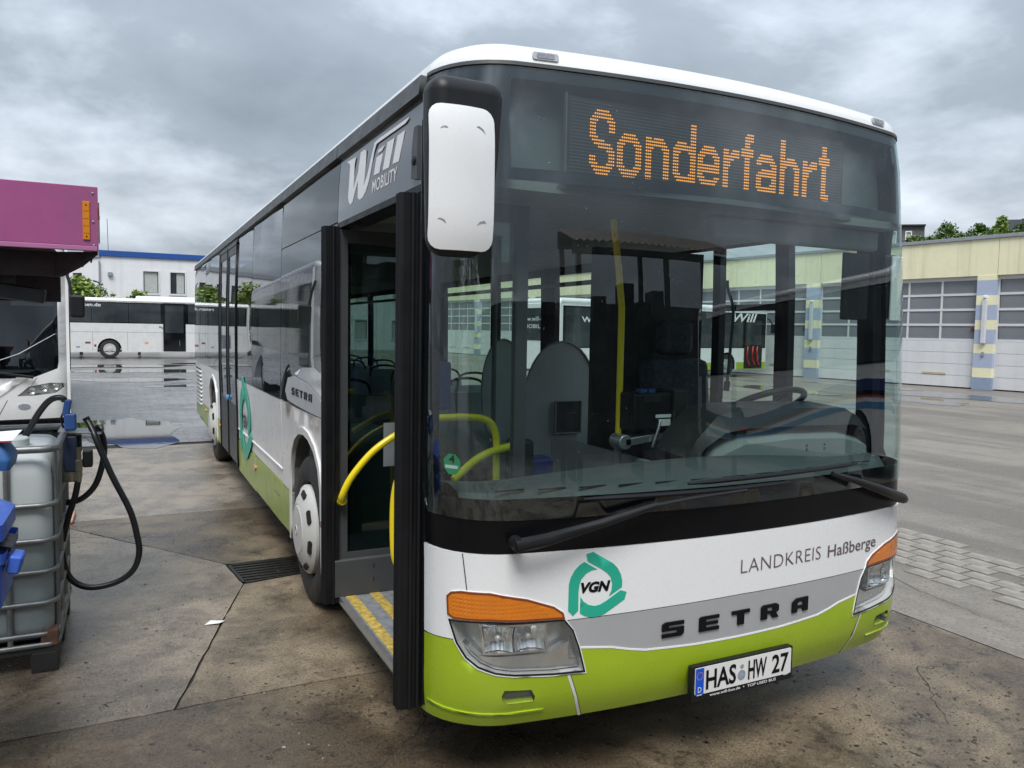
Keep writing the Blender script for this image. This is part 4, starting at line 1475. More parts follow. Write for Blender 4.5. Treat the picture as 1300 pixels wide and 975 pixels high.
def seat(x, y, w_=.44, mt=M_seat, shell=M_int_seatgrey, rails=True, z0=.46, face=1):
    st_ = MB()
    st_.box(x - w_ / 2, x + w_ / 2, y - .42, y, z0 - .06, z0 + .04)
    so = st_.build('passenger_seat', mt, bus, bevel=.03)
    bk = MB()
    prof_ = []
    for i in range(9):
        t = i / 8
        prof_.append((.5 * w_ * (1 - .12 * t * t), z0 + .02 + .72 * t, y + .10 * t))
    vs, fs = [], []
    for hw, z_, yy in prof_:
        for dx, dy in ((-1, 0), (-.6, .05), (.6, .05), (1, 0), (.6, -.03), (-.6, -.03)):
            vs.append((x + hw * dx, yy + dy, z_))
    for i in range(8):
        for j in range(6):
            fs.append((i * 6 + j, i * 6 + (j + 1) % 6, (i + 1) * 6 + (j + 1) % 6, (i + 1) * 6 + j))
    fs.append(tuple(48 + j for j in range(6)))
    bk.add(vs, fs)
    bk.build('backrest', shell, so, smooth=50)
    if rails:
        MB().tube(spline([(x - w_ * .42, y + .09, z0 + .62), (x - w_ * .40, y + .13, z0 + .80), (x - w_ * .2, y + .15, z0 + .86), (x + w_ * .2, y + .15, z0 + .86), (x + w_ * .40, y + .13, z0 + .80), (x + w_ * .42, y + .09, z0 + .62)], 5), .013, 8).build('seat_handle', M_black, so, smooth=60)
    return so


for r_, yy in enumerate((4.1, 4.95, 5.8, 6.65, 8.2, 9.1, 10.0)):
    for xx in (.55, 1.00):
        seat(xx, yy)
    if r_ in (0, 1, 4, 5, 6):
        for xx in (-1.0, -.55):
            seat(xx, yy)
# driver's seat
ds = MB()
ds.box(.52, 1.05, 1.0, 1.45, .88, 1.0)
dso = ds.build('driver_seat', M_seat, bus, bevel=.04)
ds = MB()
ds.box(.54, 1.03, 1.40, 1.53, .98, 1.62, rot=Matrix.Rotation(-.12, 3, 'X'))
ds.build('backrest', M_seat, dso, bevel=.05)
ds = MB()
ds.box(.65, .92, 1.45, 1.56, 1.64, 1.86)
ds.build('head_rest', M_seat, dso, bevel=.05)
MB().box(.60, .97, .90, 1.4, .33, .88).build('seat_pedestal', M_interior, dso)
# cab rear wall and cab door
MB().box(.32, 1.17, 1.70, 1.74, .33, 2.30).build('cab_wall', M_interior, bus)
MB().box(.06, .10, .75, 1.74, .33, 1.13).build('cab_door', M_int_mid, bus)
# ticket machine on its arm
tm = MB().box(-.025, .225, .76, .92, 1.285, 1.475).build('ticket_machine', M_plastic, bus, bevel=.012)
MB().box(.205, .290, .74, .90, 1.265, 1.490).build('ticket_printer', M_dashdark, tm, bevel=.012)
MB().box(.03, .14, .757, .760, 1.43, 1.465).build('ticket_flap', M_dashdark, tm)
MB().box(.105, .200, .7565, .760, 1.350, 1.366).build('white_label', M_paper, tm)
MB().box(.125, .197, .7565, .760, 1.308, 1.342).build('white_label', M_paper, tm)
for x_ in (.04, .09):
    MB().box(x_, x_ + .04, .80, .84, 1.475, 1.492).build('blue_clip', M_noz, tm)
br = MB()
br.box(-.06, .22, .78, .88, 1.222, 1.262, rot=Matrix.Rotation(-.10, 3, 'Y'))
br.lathe([(.038, -.05), (.038, .05)], (-.055, .83, 1.23), (0, 1, 0), 18)
br.build('machine_bracket', M_alu, bus, bevel=.006)
MB().tube([(.10, .77, 1.20), (.12, .75, 1.30), (.135, .76, 1.335)], .008, 8).build('bracket_lever', M_alu, bus, smooth=50)
# poles and rails
MB().tube([(-.02, .90, .33), (-.02, .90, 1.9), (-.045, .90, 2.10), (-.085, .90, 2.34)], .017, 12).build('pole', M_yellow, bus, smooth=50)
MB().tube([(-.02, .90, .33), (-.02, .90, 1.25)], .021, 12).build('pole_sleeve', M_int_mid, bus, smooth=50)
MB().tube(spline([(-1.02, .90, 1.372), (-.86, .90, 1.372), (-.755, .90, 1.35), (-.715, .90, 1.28), (-.71, .90, 1.16), (-.71, .90, .9), (-.71, .90, .33)], 6), .017, 10).build('hand_rail', M_yellow, bus, smooth=60)
MB().tube(spline([(-.96, .82, 1.10), (-.85, .85, 1.17), (-.76, .86, 1.208), (-.62, .87, 1.235)], 6), .019, 10).build('hand_rail', M_yellow, bus, smooth=60)
MB().box(-.64, -.54, .83, .96, 1.0, 1.26).build('rail_post', M_dashdark, bus, bevel=.02)
MB().tube(spline([(-.98, 1.5, 1.62), (-.92, 1.5, 1.60), (-.88, 1.5, 1.52), (-.88, 1.5, 1.40)], 5), .017, 10).build('hand_rail', M_yellow, bus, smooth=60)
MB().box(-1.03, -.86, 1.10, 1.22, 1.385, 1.62).build('leaflet_bin', M_seatblue, bus, bevel=.015)
MB().box(-.42, -.28, 1.10, 1.22, .98, 1.12).build('litter_bin', M_seatblue, bus, bevel=.02)
# smoked oval partitions
def oval(xc, y, zc, rx, rz, nm='oval_partition'):
    S_ = plane_surf((xc, y, zc), (1, 0, 0), (0, 0, 1))
    o_ = patch(nm, [(rx * math.copysign(abs(math.cos(t)) ** .95, math.cos(t)), rz * math.copysign(abs(math.sin(t)) ** .95, math.sin(t))) for t in [2 * PI * i / 40 for i in range(40)]], G_part, bus, S_, 0, .008, grid=(.3, .3), smooth=False)
    pts = [(xc + rx * math.copysign(abs(math.cos(t)) ** .95, math.cos(t)), y - .004, zc + rz * math.copysign(abs(math.sin(t)) ** .95, math.sin(t))) for t in [2 * PI * i / 40 for i in range(40)]]
    MB().tube(pts, .008, 6, closed=True).build('partition_rim', M_int_seatgrey, o_, smooth=60)
    return o_


ov_ = oval(.62, 2.60, 1.14, .33, .56)
MB().box(.56, .78, 2.575, 2.590, 1.02, 1.26).build('partition_window', M_interior, ov_)
MB().tube([(.56, 2.57, 1.26), (.56, 2.57, 1.02), (.78, 2.57, 1.02), (.78, 2.57, 1.26)], .007, 6, closed=True).build('partition_frame', M_int_seatgrey, ov_)
oval(.62, 3.6, 1.25, .20, .45)
MB().box(.20, .95, 2.62, 3.05, .33, .92).build('wheel_box', M_int_mid, bus, bevel=.05)
MB().box(-1.15, -.66, 2.08, 3.1, .33, 1.10).build('wheel_box', M_int_mid, bus, bevel=.05)
for x_, y_ in ((.30, 3.1), (-.45, 3.2), (.30, 5.4), (-.40, 5.6), (.3, 7.8), (-.4, 7.7)):
    MB().tube([(x_, y_, .33), (x_, y_, 2.34)], .019, 10).build('pole', M_int_mid if y_ < 4 else M_yellow, bus, smooth=50)
for sx in (-1, 1):
    MB().tube([(sx * .62, 1.9, 2.12), (sx * .62, 10.8, 2.12)], .017, 8).build('ceiling_rail', M_int_mid, bus, smooth=50)
MB().box(-1.12, 1.12, .22, .50, 2.30, 2.335).build('roof_lining', M_ceiling, bus)
# hanging microphone stalk and sun visor
MB().tube(spline([(.185, .36, 2.02), (.19, .36, 1.98), (.235, .37, 1.88), (.225, .37, 1.70), (.205, .36, 1.55)], 5), .007, 8).build('microphone_stalk', M_black, bus, smooth=50)
MB().tube([(.205, .36, 1.56), (.20, .36, 1.515)], .014, 8).build('microphone', M_black, bus, smooth=50)
MB().box(.975, 1.165, .40, .415, 1.86, 2.20).build('sun_visor', M_plastic, bus, bevel=.01)
MB().box(.05, 1.10, .30, .36, 2.20, 2.30).build('blind_roller', M_int_mid, bus, bevel=.015)

# ---- mirrors
mc = MB()
def MS(a, c):
    bul = .022 * (1 - ((a + 1.395) / .105) ** 2 * .9) + .018 * (1 - ((c - 2.21) / .21) ** 4)
    d = .022 * 2 * .9 * (a + 1.395) / .105 ** 2
    dz = .018 * 4 * (c - 2.21) ** 3 / .21 ** 4
    return Vector((a, -.262 - bul, c)), Vector((d, -1, dz)).normalized()


mh = patch('mirror_shell', rect(-1.497, -1.302, 2.008, 2.412, .035, 4), M_white, bus, MS, .012, .05, grid=(.018, .03))
mrr = MB()
mrr.add([(-1.476, -.262, 1.992), (-1.288, -.262, 1.992), (-1.476, -.16, 1.992), (-1.296, -.16, 1.992), (-1.478, -.262, 2.518), (-1.240, -.262, 2.518), (-1.478, -.13, 2.52), (-1.235, -.13, 2.52), (-1.478, -.262, 2.30), (-1.252, -.262, 2.30), (-1.478, -.14, 2.30), (-1.252, -.14, 2.30)],
        [(0, 2, 3, 1), (4, 5, 7, 6), (0, 1, 9, 8), (8, 9, 5, 4), (2, 10, 11, 3), (10, 6, 7, 11), (0, 8, 10, 2), (8, 4, 6, 10), (1, 3, 11, 9), (9, 11, 7, 5)])
mb_ = mrr.build('mirror_body', M_plastic, bus, bevel=.07, seg=4)
MB().box(-1.470, -1.285, -.150, -.146, 2.05, 2.40).build('mirror_glass', M_win, bus)
MB().tube(spline([(-1.30, -.18, 2.44), (-1.24, -.08, 2.47), (-1.17, .05, 2.50), (-1.10, .20, 2.52)], 6), .045, 10).build('mirror_arm', M_plastic, bus, smooth=60)
sct = random.Random(3)
for s0, z0, a, l_ in ((-1.458, 2.343, .2, .020), (-1.350, 2.350, -.5, .026), (-1.462, 2.086, -.4, .022), (-1.345, 2.084, .35, .028)):
    pl = [(s0 + l_ * u_, z0 + l_ * (a * u_ + v_)) for u_, v_ in ((-.5, .0), (-.2, .28), (.35, .25), (.6, -.1), (.2, .05), (-.2, .06))]
    patch('paint_chip', pl, M_seal, bus, MS, .0126, .0005, grid=(1, 1), smooth=False)
MB().box(1.278, 1.425, .42, .50, 1.87, 2.21).build('mirror_body', M_plastic, bus, bevel=.02)
MB().box(1.345, 1.428, .404, .419, 1.86, 2.20).build('mirror_shell', M_white, bus, bevel=.006)
MB().tube(spline([(1.36, .46, 2.20), (1.355, .45, 2.30), (1.31, .40, 2.42), (1.22, .38, 2.50)], 6), .022, 8).build('mirror_arm', M_plastic, bus, smooth=60)

# ---- wipers
def offp(s_, z_, o_):
    p, nn = P(s_, z_)
    return p + nn * o_


wp = MB()
wp.tube([offp(-1.035, 1.010, .02), offp(-1.035, 1.010, .085)], .026, 12)
wp.tube([offp(-1.045, 1.008, .075), offp(-.93, 1.025, .078), offp(-.72, 1.067, .070), offp(-.47, 1.118, .055)], [.026, .024, .018, .013], 8)
wp.tube([offp(-.47, 1.118, .055), offp(-.30, 1.132, .045), offp(-.02, 1.142, .035)], [.010, .008, .007], 8)
w1 = wp.build('wiper_arm', M_plastic, bus, smooth=45)
bl_ = MB()
bl_.tube([offp(-.760 + i * .101, 1.152 - .003 * math.sin(i / 10 * PI), .016) for i in range(11)], [.005] + [.010] * 9 + [.005], 6)
bl_.build('wiper_blade', M_black, w1, smooth=45)
wp = MB()
wp.tube([offp(1.02, 1.012, .01), offp(1.02, 1.012, .055)], .024, 12)
wp.tube([offp(1.085, .995, .036), offp(1.02, 1.014, .055), offp(.80, 1.080, .066), offp(.62, 1.135, .058), offp(.48, 1.175, .045)], [.022, .025, .021, .015, .010], 8)
w2 = wp.build('wiper_arm', M_plastic, bus, smooth=45)
bl_ = MB()
bl_.tube([offp(-.300 + i * .100, 1.184 + .0015 * i, .016) for i in range(11)], [.005] + [.010] * 9 + [.005], 6)
bl_.build('wiper_blade', M_black, w2, smooth=45)

# ---- raindrops on the glass and the front
rd = MB()
rr = random.Random(11)
oct_ = [(1, 0), (.7, .7), (0, 1), (-.7, .7), (-1, 0), (-.7, -.7), (0, -1), (.7, -.7)]
for i in range(900):
    s_, z_ = rr.uniform(-1.3, 1.25), rr.uniform(1.2, 2.7)
    if rr.random() < .35:
        s_, z_ = rr.gauss(-.55, .25), rr.gauss(2.25, .2)
    r_ = rr.choice((.0012, .0014, .0018, .0022, .003)) * rr.uniform(.7, 1.2)
    p, nn = P(s_, min(2.72, max(1.15, z_)))
    tx = Vector((-nn.y, nn.x, 0)).normalized()
    k_ = len(rd.v)
    rd.v.append(tuple(p + nn * (r_ * .8)))
    rd.v += [tuple(p + nn * .0006 + tx * a * r_ + Vector((0, 0, 1)) * c_ * r_) for a, c_ in oct_]
    rd.f += [(k_, k_ + 1 + j, k_ + 1 + (j + 1) % 8) for j in range(8)]
    rd.m += [0] * 8
M_drop = glass('raindrop', (.75, .78, .8), 1.6, 2.0)
tag(rd.build('raindrops', M_drop, ws, smooth=80), kind='stuff')

# ------------------------------------------------------------------ drain grate, litter
gr = thing('drain_grate', 'dark square cast iron drain grate set in the concrete beside the front wheel', 'drain grate', (-1.37, 3.40, 0), world=True)
MB().box(-1.66, -1.10, 3.10, 3.67, -.0105, -.008).build('drain_pit', M_dark, gr)
fr_ = MB()
gc = [(-1.575, 3.135), (-1.135, 3.205), (-1.125, 3.645), (-1.630, 3.625)]
for i in range(4):
    a, c = Vector(gc[i]), Vector(gc[(i + 1) % 4])
    d = (c - a).normalized()
    nn = Vector((-d.y, d.x)) * .022
    fr_.add([(a.x, a.y, -.0075), (c.x, c.y, -.0075), (c.x + nn.x, c.y + nn.y, -.0075), (a.x + nn.x, a.y + nn.y, -.0075),
             (a.x, a.y, .002), (c.x, c.y, .002), (c.x + nn.x, c.y + nn.y, .002), (a.x + nn.x, a.y + nn.y, .002)],
            [(0, 1, 5, 4), (3, 7, 6, 2), (4, 5, 6, 7), (0, 4, 7, 3), (1, 2, 6, 5)])
fr_.build('grate_frame', M_grate, gr)
for i in range(7):
    y_ = 3.215 + i * .062
    MB().box(-1.585 - i * .004, -1.150, y_, y_ + .030, -.0075, .0005).build('grate_bar', M_grate, gr)
pp = MB()
pp.add([(-1.885, 2.43, .003), (-1.80, 2.40, .012), (-1.765, 2.455, .004), (-1.845, 2.475, .010), (-1.83, 2.44, .016)], [(0, 1, 4), (1, 2, 4), (2, 3, 4), (3, 0, 4)])
tag(pp.build('paper_scrap', M_paper, origin=(-1.82, 2.44, 0)), 'small crumpled white paper scrap lying on the slab joint by the drain', 'litter')
db = MB()
rr = random.Random(21)
for i in range(420):
    x_ = rr.uniform(-2.9, 2.1) if rr.random() < .7 else rr.gauss(-1.2, .5)
    y_ = rr.uniform(-1.4, 4.5)
    r_ = .0012 + .005 * rr.random() ** 2.5
    a = [(x_ + r_ * rr.uniform(.6, 1.3) * math.cos(t), y_ + r_ * rr.uniform(.6, 1.3) * math.sin(t), 0) for t in (0, 1.3, 2.4, 3.6, 5.0)]
    db.add(a + [(x_, y_, r_ * .7)], [(j, (j + 1) % 5, 5) for j in range(5)])
tag(db.build('grit', M_cobble), kind='stuff')
fk = MB()
rr = random.Random(33)
for i in range(5200):
    q = rr.random()
    if q < .30:
        x_, y_ = rr.gauss(-1.15, .33), rr.gauss(.75, .42)
    elif q < .55:
        x_, y_ = rr.gauss(.9, .9), rr.gauss(-.35, .45)
    else:
        x_, y_ = rr.uniform(-2.9, 2.15), rr.uniform(-1.2, 5.2)
    r_ = .0015 + .0085 * rr.random() ** 3.2
    st_, an = rr.uniform(.8, 2.2), rr.uniform(0, PI)
    pts = []
    for k_ in range(7):
        t = 2 * PI * k_ / 7 + rr.uniform(-.3, .3)
        u_, v_ = r_ * st_ * math.cos(t) * rr.uniform(.55, 1.2), r_ * math.sin(t) * rr.uniform(.55, 1.2)
        pts.append((x_ + u_ * math.cos(an) - v_ * math.sin(an), y_ + u_ * math.sin(an) + v_ * math.cos(an), .0011 + (i % 7) * .0001))
    if -1.70 < x_ < -1.08 and 3.05 < y_ < 3.72:
        continue
    fk.add(pts, [tuple(range(7))], 0 if rr.random() < .95 else 1)
tag(fk.build('dirt_flecks', [M_fleck, M_cobble], fixn=False), kind='stuff')

# ------------------------------------------------------------------ plastic tank in a steel cage
TX, TY = -2.60, 2.07            # its near right foot
tank = thing('liquid_tank', 'white plastic liquid tank in a galvanised steel cage on a black pallet', 'tank', (TX - .5, TY + .55, 0), world=True)
x0, x1, y0, y1 = TX - 1.10, TX - .01, TY + .02, TY + .98
pl_ = MB()
pl_.box(x0, x1, y0, y1, .105, .135)
pl_.build('pallet_deck', M_pallet, tank)
for xa in (x0, (x0 + x1) / 2 - .06, x1 - .12):
    for ya in (y0, (y0 + y1) / 2 - .06, y1 - .12):
        MB().box(xa, xa + .12, ya, ya + .12, 0.0, .104).build('pallet_block', M_pallet, tank, bevel=.006)
bt = MB()
rc = .12


def rrect(xa, xb, ya, yb, r, n=5):
    return rect(xa, xb, ya, yb, r, n)


lv = [(.16, .05, .05), (.18, .022, .07), (.24, .016, .075), (.665, .015, .075), (1.00, .015, .075), (1.075, .028, .08), (1.112, .07, .09), (1.126, .16, .10)]
for z_, ins, r_ in lv:
    bt.v += [(x, y, z_) for x, y in rrect(x0 + ins, x1 - ins, y0 + ins, y1 - ins, r_)]
n_ = 24
for i in range(len(lv) - 1):
    for j in range(n_):
        bt.f.append((i * n_ + j, i * n_ + (j + 1) % n_, (i + 1) * n_ + (j + 1) % n_, (i + 1) * n_ + j))
        bt.m.append(0 if i >= 3 else 1)
bt.f.append(tuple((len(lv) - 1) * n_ + j for j in range(n_)))
bt.m.append(0)
bt.build('tank_bottle', [M_hdpe, M_hdpe_fill], tank, smooth=50)
MB().lathe([(.085, .0), (.085, .035), (.078, .042), (0, .044)], (x1 - .22, y0 + .34, 1.125), (0, 0, 1), 20).build('filler_cap', M_hdpe, tank, smooth=40)
for z_ in (.20, .36, .52, .68, .86):
    c_ = [(x, y, z_) for x, y in rrect(x0, x1, y0, y1, .07)]
    MB().tube(c_, .0135, 8, closed=True).build('cage_bar', M_steel, tank, smooth=60)
MB().tube([(x, y, 1.145) for x, y in rrect(x0 - .005, x1 + .008, y0 - .008, y1 + .005, .07)], .019, 10, closed=True).build('cage_rim', M_steel, tank, smooth=60)
MB().tube([(x, y, .145) for x, y in rrect(x0, x1, y0, y1, .05)], .014, 8, closed=True).build('cage_foot_bar', M_steel, tank, smooth=60)
for xx in (x1 - .205, x1 - .43, x1 - .65, x1 - .87):
    for yy in (y0 + .006, y1 - .006):
        MB().tube([(xx, yy, .14), (xx, yy, 1.14)], .0145, 8).build('cage_post', M_steel, tank, smooth=60)
for yy in (y0 + .10, y0 + .36, y0 + .62, y0 + .87):
    for xx in (x1 - .004, x0 + .006):
        MB().tube([(xx, yy, .14), (xx, yy, 1.14)], .0145, 8).build('cage_post', M_steel, tank, smooth=60)
MB().box(x1 - .075, x1 + .002, y0 - .006, y0 + .09, .135, .215).build('corner_foot', M_rust, tank, bevel=.006)

# pump with hoses hung on the cage
pump = thing('fuel_pump', 'navy transfer pump with black hose hung on the caged white tank', 'pump', (-2.55, 2.75, .86), world=True)
PY = 2.72
pb = MB().box(-2.604, -2.535, PY - .07, PY + .10, .925, 1.135).build('pump_body', M_navy, pump, bevel=.012)
MB().lathe([(.055, 0), (.062, .03), (.062, .07), (.05, .09), (0, .09)], (-2.575, PY, .955), (0, 0, -1), 18).build('motor_cover', M_brass, pump, smooth=40)
MB().box(-2.535, -2.515, PY - .03, PY + .05, 1.03, 1.13).build('pump_flange', M_plastic, pump, bevel=.006)
ft = MB()
ft.lathe([(.020, 0), (.020, .06), (.026, .065), (.026, .125), (.020, .13), (.020, .20)], (-2.533, PY - .05, .865), (0, 0, 1), 6)
ft.build('hose_fitting', M_brass, pump, smooth=30)
MB().box(-2.510, -2.458, PY - .06, PY + .02, .945, 1.045).build('switch_box', M_plastic, pump, bevel=.01)
br = MB()
br.box(-2.63, -2.41, PY - .08, PY + .12, 1.146, 1.156, rot=Matrix.Rotation(.10, 3, 'Y'))
br.build('pump_bracket', M_steel, pump, bevel=.003)
MB().tube(spline([(-2.425, PY, 1.13), (-2.405, PY - .01, 1.15), (-2.41, PY - .03, 1.185), (-2.435, PY - .03, 1.19)], 5), .006, 6).build('bracket_hook', M_steel, pump, smooth=60)
nz = MB()
nz.box(-2.597, -2.535, PY - .09, PY - .04, 1.165, 1.265)
nz.box(-2.600, -2.562, PY - .088, PY - .042, 1.25, 1.345, rot=Matrix.Rotation(.16, 3, 'Y'))
nzo = nz.build('fuel_nozzle', M_noz, pump, bevel=.012)
MB().tube(spline([(-2.600, PY - .065, 1.27), (-2.612, PY - .065, 1.23), (-2.600, PY - .065, 1.18)], 5), .006, 6).build('nozzle_trigger', M_plastic, nzo, smooth=60)
H1 = [(-2.483, 2.70, 1.215), (-2.455, 2.66, 1.16), (-2.43, 2.63, 1.09), (-2.36, 2.61, .90), (-2.27, 2.60, .69), (-2.235, 2.60, .54), (-2.225, 2.60, .43), (-2.26, 2.60, .33), (-2.35, 2.61, .268), (-2.48, 2.62, .252), (-2.57, 2.63, .300), (-2.612, 2.64, .40), (-2.618, 2.65, .52), (-2.588, 2.66, .66), (-2.552, 2.67, .78), (-2.534, 2.67, .875)]
H2 = [(-2.45, 2.72, 1.18), (-2.41, 2.74, 1.12), (-2.40, 2.75, 1.03), (-2.42, 2.75, .91), (-2.46, 2.75, .81), (-2.53, 2.75, .745), (-2.61, 2.76, .73), (-2.72, 2.78, .73)]
H3 = [(-2.84, 2.80, 1.05), (-2.775, 2.76, 1.17), (-2.73, 2.72, 1.255), (-2.68, 2.68, 1.325), (-2.64, 2.66, 1.352), (-2.605, 2.655, 1.352), (-2.590, 2.655, 1.335)]
for h in (H1, H2, H3):
    MB().tube(spline(h, 8), .0175, 10).build('hose', M_hose, pump, smooth=60)
MB().tube([H1[0], (-2.492, 2.702, 1.232)], .019, 10).build('hose_end', M_plastic, pump, smooth=40)

# blue bins on a wire trolley at the edge of the frame
tro = thing('wire_trolley', 'galvanised wire mesh trolley standing in front of the caged tank', 'trolley', (-2.93, 1.05, 0), world=True)
for yy in (.92, 1.22):
    for xx in (-3.20, -2.775):
        MB().tube([(xx, yy, .0), (xx, yy, .74)], .009, 8).build('trolley_post', M_steel, tro, smooth=60)
for z_ in [.06 + .075 * i for i in range(10)]:
    MB().tube([(x, y, z_) for x, y in rect(-3.20, -2.775, .92, 1.22)], .004, 6, closed=True).build('mesh_wire', M_steel, tro, smooth=60)
for i in range(1, 6):
    for yy in (.92, 1.22):
        MB().tube([(-3.20 + i * .0775, yy, .06), (-3.20 + i * .0775, yy, .74)], .004, 6).build('mesh_wire', M_steel, tro, smooth=60)
for i in range(1, 5):
    MB().tube([(-2.775, .92 + i * .06, .06), (-2.775, .92 + i * .06, .74)], .004, 6).build('mesh_wire', M_steel, tro, smooth=60)
bb = thing('blue_bin', 'bright blue plastic bin with a hinged lid on the wire trolley', 'bin', (-2.9, 1.05, .74), world=True)
bx = MB()
lv = [(.735, .0), (.745, .0), (.90, .014), (.905, .03), (.945, .032)]
for z_, gx_ in lv:
    bx.v += [(x, y, z_) for x, y in rect(-3.18 - gx_, -2.695 + gx_ * .6, .88 - gx_, 1.25 + gx_, .03, 3)]
n_ = 16
for i in range(len(lv) - 1):
    for j in range(n_):
        bx.f.append((i * n_ + j, i * n_ + (j + 1) % n_, (i + 1) * n_ + (j + 1) % n_, (i + 1) * n_ + j))
        bx.m.append(0)
bx.f.append(tuple(reversed(range(n_))))
bx.m.append(0)
bx.build('bin_body', M_blue, bb, smooth=35)
MB().box(-2.675, -2.630, .89, 1.00, .855, .925, rot=Matrix.Rotation(.25, 3, 'Y')).build('bin_handle', M_blue, bb, bevel=.012)
ld = MB()
ld.v += [(x, y, z) for z, g_ in ((.985, 0), (1.045, 0), (1.115, -.10), (1.125, -.13)) for x, y in rect(-3.20 - g_, -2.683 + g_, .87 - g_ * .6, 1.26 + g_ * .6, .02, 3)]
for i in range(3):
    for j in range(n_):
        ld.f.append((i * n_ + j, i * n_ + (j + 1) % n_, (i + 1) * n_ + (j + 1) % n_, (i + 1) * n_ + j))
        ld.m.append(0)
ld.f += [tuple(reversed(range(n_))), tuple(3 * n_ + j for j in range(n_))]
ld.m += [0, 0]
lid = ld.build('bin_lid', M_blue, bb, smooth=35)
MB().box(-2.73, -2.665, .94, 1.14, .938, .955, rot=Matrix.Rotation(.3, 3, 'Y')).build('bag_edge', M_plastic, bb)
tr2 = thing('wire_stand', 'slim wire stand under the dull blue tub beside the tank', 'stand', (-2.98, 1.66, 0), world=True)
for yy in (1.58, 1.76):
    for xx in (-3.20, -2.90, -2.85):
        MB().tube([(xx, yy, 0), (xx, yy, 1.13)], .008, 8).build('stand_post', M_steel, tr2, smooth=60)
for z_ in (.3, .7, 1.1):
    MB().tube([(x, y, z_) for x, y in rect(-3.20, -2.84, 1.58, 1.76)], .006, 6, closed=True).build('stand_ring', M_steel, tr2, smooth=60)
tb = MB()
for z_, g_ in ((1.135, 0), (1.17, .006), (1.185, .006), (1.255, -.03)):
    tb.v += [(x, y, z_) for x, y in rect(-3.22 - g_, -2.735 + g_, 1.54 - g_, 1.80 + g_, .02, 3)]
for i in range(3):
    for j in range(n_):
        tb.f.append((i * n_ + j, i * n_ + (j + 1) % n_, (i + 1) * n_ + (j + 1) % n_, (i + 1) * n_ + j))
        tb.m.append(0)
tb.f += [tuple(reversed(range(n_))), tuple(3 * n_ + j for j in range(n_))]
tb.m += [0, 0]
tag(tb.build('blue_tub', M_blue2, smooth=35, origin=(-2.98, 1.66, 1.13)), 'dull blue plastic tub with a folded leaflet lying on top', 'tub')
lf_ = MB()
lf_.add([(-3.10, 1.56, 1.262), (-2.722, 1.545, 1.266), (-2.700, 1.70, 1.292), (-3.10, 1.72, 1.268), (-3.10, 1.56, 1.258), (-2.735, 1.545, 1.258), (-2.735, 1.70, 1.258), (-3.10, 1.72, 1.258)],
        [(0, 1, 2, 3), (4, 5, 1, 0), (5, 6, 2, 1)], 0)
lf_.add([(-3.10, 1.555, 1.257), (-2.722, 1.544, 1.258), (-2.722, 1.544, 1.264), (-3.10, 1.555, 1.262)], [(0, 1, 2, 3)], 1)
tag(lf_.build('leaflet', [M_paper, M_red], origin=(-2.9, 1.63, 1.258), fixn=False), 'white and red printed leaflet lying on the dull blue tub', 'leaflet')

# traffic cone
tcn = thing('traffic_cone', 'faded orange traffic cone half hidden behind the caged tank', 'traffic cone', (-2.99, 5.60, 0), world=True)
MB().lathe([(.125, .03), (.045, .74), (.036, .76), (0, .76)], (-2.99, 5.60, 0), (0, 0, 1), 24).build('cone_body', M_cone, tcn, smooth=40)
MB().box(-3.20, -2.72, 5.40, 5.80, 0, .035).build('cone_foot', M_conebase, tcn, bevel=.012)

# ------------------------------------------------------------------ magenta flap roof over the tank
mg = thing('magenta_canopy', 'magenta box canopy with orange reflector strips, dark underneath, above the tank', 'canopy', (-2.9, 2.3, 0), world=True)
CX0, CX1, CYF = -3.9, -2.395, 2.20
tilt = .004
fpn = MB()
fpn.box(CX0, CX1, CYF, CYF + .025, 2.175, 2.478)
fpn.build('front_panel', M_magenta, mg, bevel=.003)
MB().box(CX0, CX1 - .004, CYF - .006, CYF + .03, 2.150, 2.174).build('panel_flange', M_magenta2, mg, bevel=.003)
sp_ = MB()
sp_.box(CX1 - .025, CX1 - .001, CYF + .026, CYF + .40, 2.152, 2.476, rot=Matrix.Rotation(.165, 3, 'Z'), about=(CX1 - .001, CYF + .026, 2.3))
sp_.build('side_panel', M_magenta, mg)
rv = MB()
for z0, z1 in ((2.205, 2.232), (2.234, 2.270), (2.272, 2.306), (2.308, 2.345), (2.347, 2.40)):
    rv.box(-2.465, -2.432, CYF - .007, CYF - .001, z0, z1)
rs = MB().box(-2.4655, -2.4315, CYF - .005, CYF - .0005, 2.204, 2.401).build('reflector_strip', M_reflector, mg, bevel=.002)
for z0, z1 in ((2.207, 2.236), (2.239, 2.273), (2.276, 2.310), (2.313, 2.349), (2.352, 2.398)):
    MB().box(-2.4625, -2.4345, CYF - .0075, CYF - .0052, z0, z1).build('reflector_cell', M_reflector, rs)
for z_ in (2.222, 2.382):
    MB().lathe([(.004, 0), (.003, .003), (0, .003)], (-2.4485, CYF - .0075, z_), (0, -1, 0), 10).build('screw', M_dark, rs)
MB().box(CX1 + .000, CX1 + .006, CYF + .04, CYF + .08, 2.195, 2.405).build('reflector_strip', M_amber, mg, bevel=.002)
for z_ in (2.180, 2.30, 2.445):
    MB().lathe([(.0065, 0), (.005, .004), (0, .005)], (-2.418 if z_ > 2.2 else -2.416, CYF - .001, z_), (0, -1, 0), 12).build('bolt', M_chrome, mg, smooth=40)
